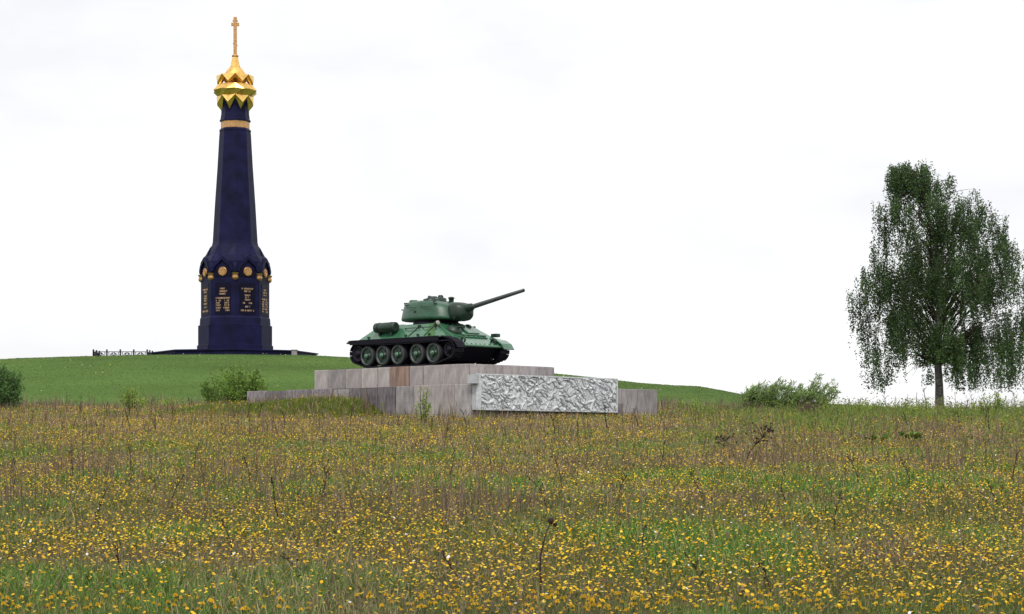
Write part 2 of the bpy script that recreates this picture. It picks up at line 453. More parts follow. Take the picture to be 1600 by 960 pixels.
# carved relief panel: frame slab and a carved field of curling ridges
RL, RH = 7.55, 1.33
rz0 = EYE + 1.525 - pz
panel = MB(); panel.box((0, 0, 0), (0.30, RL, RH))
panel_o = panel.build('relief_panel', M['marble_white'], ped); panel_o.location = (LX1 + 0.08, LY0 + RL / 2, rz0 + RH / 2)
tag(panel_o, label='pale stone panel carved all over with curling relief')
nu, nvv = 620, 112
U, V = np.meshgrid(np.linspace(0.03, RL - 0.03, nu), np.linspace(0.03, RH - 0.03, nvv))
H = np.full_like(U, 0.13)
rr = np.random.default_rng(44)
def stroke(rad, a0, span, wd, cx_, cy_):
    ox, oy = cx_ - rad * math.cos(a0), cy_ - rad * math.sin(a0)
    dx, dy = U - ox, V - oy
    dist = np.hypot(dx, dy); ang = np.arctan2(dy, dx); da = np.abs((ang - a0 + math.pi) % (2 * math.pi) - math.pi)
    endf = np.clip((span * 0.5 - da) * rad / 0.10, 0, 1)
    return np.clip(1 - (np.abs(dist - rad) / (wd * (0.35 + 0.65 * endf))) ** 2, 0, 1) * (endf > 0), dist - rad
for k in range(150):     # raised folds
    rad = rr.uniform(0.15, 0.8); p_, _d = stroke(rad, rr.normal(0.7, 1.0) + rr.choice([0, math.pi]), rr.uniform(0.3, 0.9) / rad, rr.uniform(0.035, 0.075), rr.uniform(0, RL), rr.uniform(0, RH))
    H = np.maximum(H, 0.13 + p_ * rr.uniform(0.015, 0.05))
for k in range(190):     # deep cut lines between the figures
    rad = rr.uniform(0.15, 0.9); p_, _d = stroke(rad, rr.normal(0.7, 0.7) + rr.choice([0, math.pi]), rr.uniform(0.2, 0.65) / rad, rr.uniform(0.013, 0.030), rr.uniform(0, RL), rr.uniform(0, RH))
    H = H - np.sqrt(p_) * rr.uniform(0.07, 0.15)
for k in range(170):     # fine incised lines
    rad = rr.uniform(0.15, 0.9); p_, _d = stroke(rad, rr.normal(0.7, 0.9) + rr.choice([0, math.pi]), rr.uniform(0.12, 0.4) / rad, rr.uniform(0.010, 0.018), rr.uniform(0, RL), rr.uniform(0, RH))
    H = H - np.sqrt(p_) * rr.uniform(0.05, 0.10)
H = np.clip(H, -0.06, 0.22)
border = np.minimum(np.minimum(U, RL - U), np.minimum(V, RH - V))
H = H + 0.012 * fnoise(U * 9, V * 9, 3)
rv = np.stack([0.07 + H.ravel(), U.ravel() - RL / 2, V.ravel() - RH / 2], 1)
ii = np.arange(nu * nvv).reshape(nvv, nu)
a_, b_, c_, d_ = ii[:-1, :-1].ravel(), ii[:-1, 1:].ravel(), ii[1:, 1:].ravel(), ii[1:, :-1].ravel()
rt = np.concatenate([np.stack([a_, b_, c_], 1), np.stack([a_, c_, d_], 1)])
carv = obj('carving', np_mesh('carving', rv, rt, M['marble'], smooth_=True), panel_o); carv.location = (0.15, 0, 0)
for (fy_, fz_, sy_, sz_) in ((0, RH / 2 - 0.015, RL + 0.02, 0.05), (0, -RH / 2 + 0.015, RL + 0.02, 0.05), (-RL / 2 + 0.015, 0, 0.05, RH - 0.055), (RL / 2 - 0.015, 0, 0.05, RH - 0.055)):
    m = MB(); m.box((0, 0, 0), (0.22, sy_, sz_)); o = m.build('frame', M['marble'], panel_o); o.location = (0.255, fy_, fz_)
m = MB(); m.box((0, 0, 0), (0.36, 0.22, 0.34)); o = m.build('corner_block', M['marble_white'], ped); o.location = (LX1 + 0.17, LY0 - 0.13, rz0 + RH - 0.19)

# ------------------------------------------------------------------ tank
tank = thing('battle_tank', 'glossy green battle tank with raised long gun on a stone pedestal', 'tank', (CX, CY, Z1), TA)
P, PD = M['paint'], M['paint_dark']
# hull tub between the tracks, blackened and deepened for the shade under the hull
m = MB(); m.prism([(3.12, 0.74), (2.5, 0.16), (-2.35, 0.16), (-2.75, 0.75), (-2.6, 1.1), (2.4, 1.1)], -0.93, 0.93); m.build('hull_tub', M['under'], tank, 0.02)
# upper hull with sloped sides, bow plate and rear plate
hv = [(3.2, -1.08, .75), (2.505, -1.33, 1.13), (1.5, -.92, 1.68), (1.5, .92, 1.68), (2.505, 1.33, 1.13), (3.2, 1.08, .75),
      (-2.62, -1.33, 1.13), (-1.82, -.92, 1.68), (-1.82, .92, 1.68), (-2.62, 1.33, 1.13), (2.44, -1.0, 1.09), (2.44, 1.0, 1.09)]
hf = [(5, 4, 3, 2, 1, 0), (1, 2, 7, 6), (9, 8, 3, 4), (2, 3, 8, 7), (6, 7, 8, 9), (0, 1, 10), (5, 11, 4), (0, 10, 11, 5), (1, 6, 9, 4, 11, 10)]
m = MB(); m.add(hv, hf); hull = m.build('hull', P, tank, 0.025)
# nose beam
m = MB(); m.tube([(3.18, -1.06, 0.75), (3.18, 1.06, 0.75)], 0.05, 8); m.build('nose_beam', P, tank)
# bow plate fittings
gs = Vector((1.828, 0, -1)).normalized()            # down the bow plate
gn = Vector((1.0, 0, 1.828)).normalized()           # its normal
def bow(u, y, h=0.0):       # u metres down from the roof edge
    return Vector((1.5, y, 1.68)) + gs * u * 1.1 + gn * h
RB = Matrix((( gs.x, 0, gn.x), (gs.y, 1, gn.y), (gs.z, 0, gn.z)))
m = MB(); m.box(bow(0.52, 0.38, 0.035), (0.66, 0.62, 0.07), RB, ch=0.02); hatch = m.build('driver_hatch', P, tank, 0.015)
m = MB()
for y in (0.2, 0.56): m.box(bow(0.30, y, 0.09), (0.17, 0.14, 0.10), RB, ch=0.02)
m.build('periscope_cover', PD, tank)
for y in (0.15, 0.61):
    m = MB(); m.tube([bow(0.16, y - 0.06, 0.05), bow(0.16, y + 0.06, 0.05)], 0.04, 8); m.build('hinge', P, tank)
m = MB()
m.lathe([(0.30, -0.02), (0.30, 0.05), (0.26, 0.12), (0.17, 0.19), (0.1, 0.21)], 20, Matrix.Translation(bow(0.62, -0.48)) @ RB.to_4x4()); ball = m.build('machine_gun_mount', PD, tank)
m = MB(); c = bow(0.62, -0.48, 0.15); m.tube([c, c + Vector((0.42, 0, 0.02))], [0.055, 0.045], 10); m.build('machine_gun', PD, tank)
for y in (-0.80, 0.80):
    m = MB(); c = bow(1.38, y)
    m.tube([c, c + gn * 0.10, c + gn * 0.17 + gs * 0.08, c + gn * 0.12 + gs * 0.17, c + gn * 0.02 + gs * 0.19], [0.045, 0.045, 0.045, 0.04, 0.035], 8); m.build('tow_hook', PD, tank)
for y in np.linspace(-0.95, 0.95, 9):
    m = MB(); m.lathe([(0.032, 0), (0.032, 0.02), (0.015, 0.03)], 8, Matrix.Translation(bow(1.60, y)) @ RB.to_4x4()); m.build('bolt', P, tank)
m = MB()
for k, y in enumerate(np.linspace(-0.55, 0.75, 6)): m.box(bow(1.08, y, 0.03), (0.10, 0.2, 0.04), RB, ch=0.008)
m.build('spare_link_bracket', P, tank)
m = MB(); m.tube([bow(0.05, -0.95, 0.02), bow(1.7, -1.06, 0.02)], 0.022, 6); m.build('weld_seam', P, tank)
m = MB(); m.box(bow(1.02, 0.1, 0.05), (0.03, 1.45, 0.08), RB); m.build('splash_strip', P, tank)
# fenders
for sgn in (-1, 1):
    y0, y1 = sgn * 0.96, sgn * 1.51
    lo, hi = min(y0, y1), max(y0, y1)
    m = MB()
    prof = [(-3.10, 1.00), (-2.95, 1.09), (2.44, 1.09), (2.46, 1.135), (-2.97, 1.135), (-3.14, 1.02)]
    m.prism(prof, lo, hi); m.build('fender', P, tank, 0.006)
    m = MB()
    prof = [(2.445, 1.09), (2.92, 0.98), (3.19, 0.84), (3.36, 0.64), (3.40, 0.66), (3.24, 0.88), (2.95, 1.03), (2.465, 1.135)]
    m.prism(prof, lo, hi if sgn > 0 else hi - 0.12); m.build('mudguard', P if sgn > 0 else M['under'], tank, 0.006)  # near-side guard is black: shade of its underside painted in
    m = MB(); m.box((-0.3, sgn * 1.505, 1.04), (5.2, 0.03, 0.19)); m.build('fender_shadow_strip', M['under'], tank)  # dark strip added for the shadow below the fender
# tracks
def track_loop(n=74):
    sp, ir = (-2.52, 0.60, 0.40), (2.80, 0.60, 0.34)       # drive sprocket and idler: x, z, path radius
    zb, zt = 0.045, 0.925
    pts = []
    def arc(cx, cz, r, a0, a1, k):
        return [(cx + r * math.cos(math.radians(a0 + (a1 - a0) * i / k)), cz + r * math.sin(math.radians(a0 + (a1 - a0) * i / k))) for i in range(k + 1)]
    pts += [(-1.95, zb), (1.95, zb)]
    pts += arc(ir[0], ir[1], ir[2], -62, 95, 14)
    pts += [(1.95, zt), (1.0, zt - 0.015), (0, zt - 0.01), (-1.0, zt - 0.015), (-1.95, zt + 0.015)]
    pts += arc(sp[0], sp[1], sp[2], 85, 242, 14)
    pts.append(pts[0])
    d = [0]
    for a, b in zip(pts, pts[1:]): d.append(d[-1] + math.hypot(b[0] - a[0], b[1] - a[1]))
    L = d[-1]; out = []
    for k in range(n):
        t = L * k / n
        x = np.interp(t, d, [p[0] for p in pts]); z = np.interp(t, d, [p[1] for p in pts])
        t2 = (t + 0.06) % L; t0 = (t - 0.06) % L
        x2, z2 = np.interp(t2, d, [p[0] for p in pts]), np.interp(t2, d, [p[1] for p in pts]); x0, z0 = np.interp(t0, d, [p[0] for p in pts]), np.interp(t0, d, [p[1] for p in pts])
        out.append((x, z, math.atan2(z2 - z0, x2 - x0)))
    return out, L / n
loop, pitch = track_loop()
for sgn in (-1, 1):
    m = MB()
    for k, (x, z, a) in enumerate(loop):
        R = Matrix.Rotation(-a, 3, 'Y')
        m.box((x, sgn * 1.23, z), (pitch * 0.9, 0.5, 0.045), R)
        for yy in (-0.17, 0.17):
            m.box(Vector((x, sgn * 1.23 + yy, z)) + R @ Vector((0, 0, -0.03)), (pitch * 0.45, 0.11, 0.03), R)
        if k % 2 == 0: m.box(Vector((x, sgn * 1.23, z)) + R @ Vector((0, 0, 0.07)), (0.06, 0.06, 0.10), R)
    tr = m.build('track', M['track'], tank)
# wheels
def disc_M(x, y, z, sgn): return Matrix.Translation((x, y, z)) @ Matrix.Rotation(-sgn * math.pi / 2, 4, 'X')
wheel_x = [-1.93, -1.01, -0.11, 0.99, 1.93]
def wheel_meshes():
    t = MB(); t.lathe([(0.335, -0.34), (0.415, -0.34), (0.415, -0.02), (0.40, 0.0), (0.345, 0.0), (0.335, -0.10)], 36, cap=False)
    r = MB(); r.lathe([(0.352, -0.05), (0.352, 0.012), (0.325, 0.012), (0.315, -0.06)], 36, cap=False)
    d = MB(); d.lathe([(0.33, -0.05), (0.30, -0.09), (0.22, -0.10), (0.16, -0.05), (0.10, -0.01), (0.10, 0.03)], 36)
    for k in range(6):
        a = k * math.pi / 3
        R = Matrix.Rotation(a, 3, 'Z'); d.box(R @ Vector((0.215, 0, -0.06)), (0.18, 0.03, 0.06), R)
    h = MB(); h.lathe([(0.10, 0.02), (0.10, 0.05), (0.075, 0.085), (0.03, 0.095)], 18)
    for k in range(6):
        a = k * math.pi / 3 + 0.3; h.lathe([(0.012, 0.08), (0.012, 0.10)], 6, Matrix.Translation((0.06 * math.cos(a), 0.06 * math.sin(a), -0.01)))
    return t.mesh('tyre', M['rubber']), r.mesh('rim', M['rim']), d.mesh('wheel', PD), h.mesh('hub_cap', P)
wt, wr, wd_, wh = wheel_meshes()
for sgn in (-1, 1):
    for x in wheel_x:
        w = obj('road_wheel', wd_, tank); w.matrix_local = disc_M(x, sgn * 1.44, 0.415 + 0.07, sgn)
        obj('tyre', wt, w); obj('rim', wr, w); obj('hub_cap', wh, w)
    m = MB(); m.lathe([(0.36, -0.40), (0.36, -0.36), (0.30, -0.34), (0.30, -0.06), (0.36, -0.04), (0.36, 0.0), (0.27, 0.0), (0.22, -0.05), (0.12, -0.03), (0.12, 0.04), (0.05, 0.06)], 30)
    for k in range(6):
        a = k * math.pi / 3; m.lathe([(0.04, -0.36), (0.04, 0.02)], 8, Matrix.Translation((0.30 * math.cos(a), 0.30 * math.sin(a), 0)))
    w = m.build('drive_sprocket', M['track'], tank); w.matrix_local = disc_M(-2.52, sgn * 1.42, 0.60, sgn)
    m = MB(); m.lathe([(0.30, -0.36), (0.30, 0.0), (0.26, 0.0), (0.22, -0.06), (0.10, -0.04), (0.10, 0.04), (0.04, 0.06)], 30)
    for k in range(8):
        a = k * math.pi / 4; R = Matrix.Rotation(a, 3, 'Z'); m.box(R @ Vector((0.18, 0, -0.03)), (0.16, 0.03, 0.05), R)
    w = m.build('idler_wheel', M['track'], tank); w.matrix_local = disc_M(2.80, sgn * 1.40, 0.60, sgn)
# drum on the right flank, rails, boxes and brackets on the sloped sides
def flank(x, t, h=0.0, sgn=-1):       # t 0 at the fender, 1 at the roof edge
    n = Vector((0, sgn * 0.55, 0.41)).normalized()
    return Vector((x, sgn * (1.33 - 0.41 * t), 1.13 + 0.55 * t)) + n * h
for sgn in (-1, 1):
    m = MB(); c0 = flank(-1.62, 0.62, 0.20, sgn); c1 = flank(-0.42, 0.62, 0.20, sgn)
    d = c1 - c0
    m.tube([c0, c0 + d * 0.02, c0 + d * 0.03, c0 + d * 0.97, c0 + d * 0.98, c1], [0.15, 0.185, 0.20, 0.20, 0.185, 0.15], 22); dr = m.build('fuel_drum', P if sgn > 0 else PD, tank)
    for u in (0.2, 0.8):
        mm = MB(); mm.tube([c0 + d * (u - 0.015), c0 + d * (u + 0.015)], 0.210, 22); mm.build('drum_strap', PD, dr)
        mm = MB(); q = c0 + d * u; mm.box((q.x, q.y - sgn * 0.03, q.z - 0.2), (0.08, 0.2, 0.2)); mm.build('drum_bracket', PD, tank)
    for xa, xb in ((0.0, 0.75), (1.0, 1.7)):
        m = MB(); m.tube([flank(xa, 0.6, 0, sgn), flank(xa, 0.6, 0.09, sgn), flank(xb, 0.6, 0.09, sgn), flank(xb, 0.6, 0, sgn)], 0.017, 6); m.build('grab_rail', PD, tank)
    for x in (-2.0, 0.2, 0.9, 1.55):
        m = MB(); q = flank(x, 0.14, 0.03, sgn); m.box(q, (0.09, 0.06, 0.08)); m.build('bracket', PD, tank)
    for x in (0.35, 1.25):
        m = MB(); m.tube([flank(x, 0.08, 0.01, sgn), flank(x + 0.35, 0.85, 0.01, sgn)], 0.018, 6); m.build('tarpaulin_strap', PD, tank)
        m = MB(); m.box(flank(x + 0.36, 0.78, 0.035, sgn), (0.13, 0.08, 0.09), ch=0.015); m.build('strap_lug', PD, tank)
m = MB(); m.add([flank(1.35, 0.02, 0.006), flank(1.9, 0.02, 0.006), flank(1.55, 0.97, 0.006), flank(1.2, 0.97, 0.006), flank(1.35, 0.02, -0.02), flank(1.9, 0.02, -0.02), flank(1.55, 0.97, -0.02), flank(1.2, 0.97, -0.02)],
               [(0, 1, 2, 3), (7, 6, 5, 4), (0, 4, 5, 1), (1, 5, 6, 2), (2, 6, 7, 3), (3, 7, 4, 0)]); m.build('repaired_plate', M['paint_bright'], tank)
m = MB(); m.box((2.5, 1.36, 1.24), (0.3, 0.22, 0.14), ch=0.02); m.build('fender_box', PD, tank)
lampo = MB(); lampo.lathe([(0.03, -0.12), (0.09, -0.08), (0.115, 0.0), (0.115, 0.05)], 16); lamp_o = lampo.build('headlamp', PD, tank)
lamp_o.matrix_local = Matrix.Translation(flank(1.86, 0.75, 0.16)) @ Matrix.Rotation(math.radians(82), 4, 'Y')
m = MB(); m.lathe([(0.10, 0.045), (0.10, 0.055), (0.05, 0.075)], 16); m.build('lens', M['lens'], lamp_o)
m = MB(); m.tube([flank(1.8, 0.72, 0), flank(1.84, 0.74, 0.12)], 0.02, 6); m.build('lamp_stalk', PD, tank)
# engine deck louvres
m = MB()
for k in range(7): m.box((-1.7 + k * 0.16, 0, 1.70), (0.08, 1.3, 0.05))
m.build('engine_louvre', PD, tank)
m = MB(); m.box((-1.5, 0, 1.69), (0.6, 1.7, 0.045), ch=0.01); m.build('engine_deck', P, tank, 0.01)

# turret: lofted casting
TX = 0.58
m = MB(); m.lathe([(0.93, 1.66), (0.93, 1.74), (0.86, 1.76), (0.86, 1.88)], 40, Matrix.Translation((TX, 0, 0))); m.build('turret_ring', M['under'], tank)
half = [(1.30, 0.0), (1.28, 0.30), (1.18, 0.56), (0.92, 0.82), (0.45, 0.96), (-0.1, 0.99), (-0.65, 0.94), (-1.1, 0.80), (-1.42, 0.58), (-1.53, 0.3), (-1.55, 0.0)]
def outline(sx, sy, dx, n=56):
    pts = half + [(x, -y) for x, y in half[-2:0:-1]]
    N = len(pts); out = []
    for k in range(n):
        t = k / n * N; i = int(t); f_ = t - i
        p0, p1, p2, p3 = [pts[(i + j) % N] for j in (-1, 0, 1, 2)]
        q = []
        for c in (0, 1):
            a, b, c2, d = p0[c], p1[c], p2[c], p3[c]
            q.append(0.5 * (2 * b + (c2 - a) * f_ + (2 * a - 5 * b + 4 * c2 - d) * f_ ** 2 + (3 * b - a - 3 * c2 + d) * f_ ** 3))
        out.append((q[0] * sx + dx, q[1] * sy))
    return out
rings = []
for z, sx, sy, dx in [(1.83, 0.93, 0.86, 0.0), (1.855, 0.985, 0.97, 0), (1.90, 1.0, 1.0, 0), (2.00, 0.995, 0.985, -0.01), (2.20, 0.965, 0.93, -0.025), (2.42, 0.925, 0.865, -0.045), (2.52, 0.895, 0.82, -0.06), (2.57, 0.85, 0.76, -0.075), (2.60, 0.78, 0.68, -0.09), (2.615, 0.5, 0.4, -0.09)]:
    rings.append([Vector((TX + x, y, z - 0.24 * (z - 1.83) / 0.78 * max(0.0, (x - 0.3) / 0.9))) for x, y in outline(sx, sy, dx)])
m = MB(); m.loft(rings); turret = m.build('turret', M['paint_turret'], tank)
# front ledge of the roof sloping down to the mantlet
m = MB()
mr_ = []
for u, ry, rz_, zc_ in [(0.95, 0.30, 0.26, 2.16), (1.15, 0.46, 0.36, 2.15), (1.36, 0.50, 0.37, 2.13), (1.55, 0.47, 0.34, 2.12), (1.70, 0.38, 0.27, 2.12), (1.79, 0.22, 0.16, 2.13), (1.81, 0.08, 0.06, 2.13)]:
    mr_.append([Vector((TX + u, ry * math.copysign(abs(math.cos(a)) ** 0.6, math.cos(a)), zc_ + rz_ * math.copysign(abs(math.sin(a)) ** 0.6, math.sin(a)))) for a in [2 * math.pi * k / 28 for k in range(28)]])
m.loft(mr_); m.build('mantlet', PD, turret)  # same paint as the turret; its shading is put into this darker green
# gun
g0 = Vector((TX + 1.45, 0, 2.19)); ge = math.radians(9.8); gd = Vector((math.cos(ge), 0, math.sin(ge)))
GL = 3.42
m = MB(); m.tube([g0, g0 + gd * 0.25, g0 + gd * 0.55, g0 + gd * 0.62], [0.20, 0.18, 0.15, 0.11], 20); m.build('gun_sleeve', PD, turret)
m = MB(); m.tube([g0 + gd * 0.5, g0 + gd * 1.6, g0 + gd * GL, g0 + gd * GL, g0 + gd * (GL - 0.3)], [0.098, 0.085, 0.066, 0.045, 0.045], 18, caps=False); m.build('gun_barrel', M['gun'], turret)
# cupola, hatches, ventilators, rails
m = MB(); m.lathe([(0.42, 2.57), (0.41, 2.74), (0.37, 2.77), (0.12, 2.79)], 28, Matrix.Translation((TX - 0.35, 0.30, 0))); cup = m.build('cupola', PD, turret)
m = MB(); m.lathe([(0.11, 2.78), (0.11, 2.86), (0.06, 2.89)], 14, Matrix.Translation((TX - 0.22, 0.42, 0))); m.build('periscope', PD, cup)
m = MB(); m.box((TX - 0.55, 0.30, 2.80), (0.22, 0.3, 0.10), ch=0.02); m.build('hatch_lug', PD, cup)
m = MB(); m.lathe([(0.30, 2.58), (0.30, 2.66), (0.26, 2.68)], 24, Matrix.Translation((TX + 0.05, -0.36, 0))); m.build('loader_hatch', PD, turret)
m = MB(); m.box((TX + 0.02, -0.30, 2.73), (0.30, 0.12, 0.11), Matrix.Rotation(0.3, 3, 'Y'), ch=0.02); m.build('hatch_handle', M['gun'], turret)
m = MB(); m.lathe([(0.10, 2.58), (0.10, 2.70), (0.13, 2.71), (0.13, 2.75), (0.05, 2.78)], 16, Matrix.Translation((TX + 0.46, 0.36, 0))); m.build('periscope_hood', PD, turret)
for y in (-0.26, 0.18):
    m = MB(); m.lathe([(0.17, 2.56), (0.19, 2.63), (0.15, 2.69), (0.05, 2.70)], 18, Matrix.Translation((TX - 1.05, y, 0))); m.build('ventilator', M['paint_turret'], turret)
for x, t in ((-0.9, 0.8), (0.75, 0.75)):
    for sgn in (-1, 1):
        m = MB(); y = sgn * (0.82 if x < 0 else 0.80)
        m.tube([(TX + x, y * 0.86, 2.44), (TX + x - 0.03, y * 1.04, 2.47), (TX + x - 0.05, y * 1.04, 2.53), (TX + x - 0.06, y * 0.86, 2.54)], 0.025, 6); m.build('lifting_hook', PD, turret)
m = MB(); m.tube([(TX - 1.42, -0.45, 2.3), (TX - 1.55, -0.47, 2.32), (TX - 1.55, -0.1, 2.35), (TX - 1.42, -0.1, 2.33)], 0.02, 6); m.build('grab_rail', PD, turret)
m = MB(); m.lathe([(0.055, -0.03), (0.055, 0.03), (0.03, 0.05)], 12, disc_M(TX - 0.25, -0.925, 2.18, -1)); m.build('pistol_port', PD, turret)
for xa in (-0.75, 0.1):
    m = MB(); m.tube([(TX + xa, -0.86, 2.33), (TX + xa, -0.95, 2.35), (TX + xa + 0.5, -0.95, 2.35), (TX + xa + 0.5, -0.86, 2.33)], 0.014, 6); m.build('grab_rail', M['paint_turret'], turret)

# ------------------------------------------------------------------ monument column
KX, KY = (367.5 - 800) / F * 167, 167.0
KB = EYE + 7.55                                # foot of the monument
mon = thing('monument_column', 'tall dark octagonal memorial column with gilded faceted dome and cross', 'monument', (KX, KY, KB), math.atan2(-KX, KY))
def kz(py): return EYE + (HOR - py) * KY / F - KB
A8 = -math.pi / 2                              # a corner towards the camera
def octo(mb, prof, smooth_=False, mi=0): mb.lathe(prof, 8, None, mi, a0=A8, smooth_=smooth_)
G = M['granite']
m = MB(); octo(m, [(7.25, -0.5), (7.25, 0.10), (7.1, 0.12), (7.1, 0.24)]); m.build('lower_step', G, mon)
m = MB(); octo(m, [(6.72, 0.22), (6.72, 0.44), (6.85, 0.46), (6.85, 0.56), (6.6, 0.58)]); m.build('platform', G, mon)
m = MB(); octo(m, [(3.12, 0.55), (3.12, kz(541)), (3.03, kz(540)), (3.03, kz(510)), (2.93, kz(509))]); m.build('plinth', G, mon)
m = MB(); octo(m, [(2.90, kz(509) - 0.02), (2.87, kz(499)), (2.80, kz(497)), (2.80, kz(428)), (2.84, kz(424)), (2.84, kz(412)), (2.62, kz(404)), (2.40, kz(400))]); m.build('pedestal_body', G, mon)
# shoulder and shaft
m = MB(); octo(m, [(2.52, kz(408)), (2.45, kz(402)), (2.12, kz(391)), (1.90, kz(384)), (1.84, kz(379)), (1.66, kz(320)), (1.45, kz(262)), (1.30, kz(212)), (1.26, kz(204))]); m.build('shaft', G, mon)
m = MB(); octo(m, [(1.30, kz(206.5)), (1.30, kz(204)), (1.18, kz(202))]); m.build('shaft_moulding', G, mon)
m = MB(); octo(m, [(1.14, kz(203)), (1.18, kz(201.5)), (1.18, kz(191.5)), (1.14, kz(190))]); m.build('gold_band', M['gold_old'], mon)
m = MB(); octo(m, [(1.27, kz(191)), (1.27, kz(188.5)), (1.20, kz(187)), (1.14, kz(178)), (1.15, kz(168)), (1.3, kz(160))]); m.build('neck', G, mon)
# gilded dome: three rows of pointed gold facets
def star_row(mb, zt, rt, ztip, rtip, znotch, rn, zin, rin, n=8, ph=0.0):
    vs, fs = [], []
    for k in range(n):
        a = A8 + ph + 2 * math.pi * k / n; b = a + math.pi / n
        vs += [(rt * math.cos(a), rt * math.sin(a), zt), (rtip * math.cos(b), rtip * math.sin(b), ztip), (rn * math.cos(a), rn * math.sin(a), znotch), (rin * math.cos(b), rin * math.sin(b), zin)]
    for k in range(n):
        i, j = 4 * k, 4 * ((k + 1) % n)
        fs += [(i, i + 1, j), (i, i + 2, i + 1), (j, i + 1, j + 2), (i + 1, i + 2, i + 3), (i + 1, i + 3, j + 2)]
    mb.add(vs, fs)
m = MB()
star_row(m, kz(152), 1.52, kz(164), 1.60, kz(155), 1.36, kz(173.5), 1.16); m.add([(1.5 * math.cos(A8 + k * math.pi / 4), 1.5 * math.sin(A8 + k * math.pi / 4), kz(152)) for k in range(8)], [tuple(range(8))])
m.build('gilded_facet_row', M['gold'], mon)
m = MB()
n8 = 8; vs = []; fs = []
for k in range(n8):
    a = A8 + math.pi / 8 + 2 * math.pi * k / n8; b = a + math.pi / n8
    vs += [(1.45 * math.cos(a), 1.45 * math.sin(a), kz(134)), (1.48 * math.cos(b), 1.48 * math.sin(b), kz(134)), (1.92 * math.cos(a), 1.92 * math.sin(a), kz(144)), (1.66 * math.cos(b), 1.66 * math.sin(b), kz(142)), (1.48 * math.cos(a), 1.48 * math.sin(a), kz(151.5)), (1.44 * math.cos(b), 1.44 * math.sin(b), kz(151.5))]
for k in range(n8):
    i, j = 6 * k, 6 * ((k + 1) % n8)
    fs += [(i, i + 2, i + 1), (i + 1, i + 2, i + 3), (i + 1, i + 3, j + 2), (i + 1, j + 2, j), (i + 2, i + 4, i + 3), (i + 3, i + 4, i + 5), (i + 3, i + 5, j + 2), (j + 2, i + 5, j + 4)]
m.add(vs, fs); m.add([vs[6 * k + c] for k in range(n8) for c in (0, 1)], [tuple(range(16))]); m.add([vs[6 * k + c] for k in range(n8) for c in (4, 5)], [tuple(range(15, -1, -1))])
m.build('gilded_facet_row', M['gold'], mon)
m = MB()
star_row(m, kz(119.5), 1.54, kz(131), 1.58, kz(124), 1.30, kz(134), 1.35); m.add([(1.54 * math.cos(A8 + k * math.pi / 4), 1.54 * math.sin(A8 + k * math.pi / 4), kz(119.5)) for k in range(8)], [tuple(range(8))])
m.build('gilded_facet_row', M['gold'], mon)
m = MB(); vs, fs = [], []
for k in range(8):
    a = A8 + 2 * math.pi * k / 8; b = a + math.pi / 8
    vs += [(1.02 * math.cos(a), 1.02 * math.sin(a), kz(120)), (0.86 * math.cos(b), 0.86 * math.sin(b), kz(115)), (0.58 * math.cos(a), 0.58 * math.sin(a), kz(108)), (0.36 * math.cos(b), 0.36 * math.sin(b), kz(103))]
for k in range(8):
    i, j = 4 * k, 4 * ((k + 1) % 8)
    fs += [(i, i + 1, i + 2), (i, j, i + 1), (j, j + 2, i + 1), (i + 1, i + 3, i + 2), (i + 1, j + 2, i + 3)]
m.add(vs, fs); m.add([vs[4 * k] for k in range(8)], [tuple(range(7, -1, -1))]); octo(m, [(0.50, kz(110)), (0.36, kz(102)), (0.29, kz(95)), (0.23, kz(89.5))]); m.build('gilded_cone', M['gold'], mon)
m = MB(); m.lathe([(0.14, kz(89.5)), (0.27, kz(89)), (0.27, kz(86.8)), (0.12, kz(86))], 16); m.build('gilded_collar', M['gold_old'], mon)
cross = MB(); cross.box((0, 0, (kz(27) + kz(87)) / 2), (0.29, 0.2, kz(27) - kz(87)), ch=0.02)
cross_o = cross.build('cross', M['gold_old'], mon)
m = MB(); m.box((0, 0, kz(38.5)), (0.66, 0.18, 0.26), ch=0.02); m.build('cross_arm', M['gold_old'], cross_o)
m = MB(); m.box((0, 0, kz(33)), (0.42, 0.15, 0.16), ch=0.01); m.build('cross_arm', M['gold_old'], cross_o)
m = MB(); m.box((0, 0, kz(70)), (0.42, 0.11, 0.10), Matrix.Rotation(0.5, 3, 'Y'), ch=0.01); m.build('cross_arm', M['gold_old'], cross_o)
for py in (46, 64): 
    m = MB(); m.lathe([(0.05, kz(py) - 0.14), (0.15, kz(py)), (0.05, kz(py) + 0.14)], 10); m.build('cross_boss', M['gold_old'], cross_o)
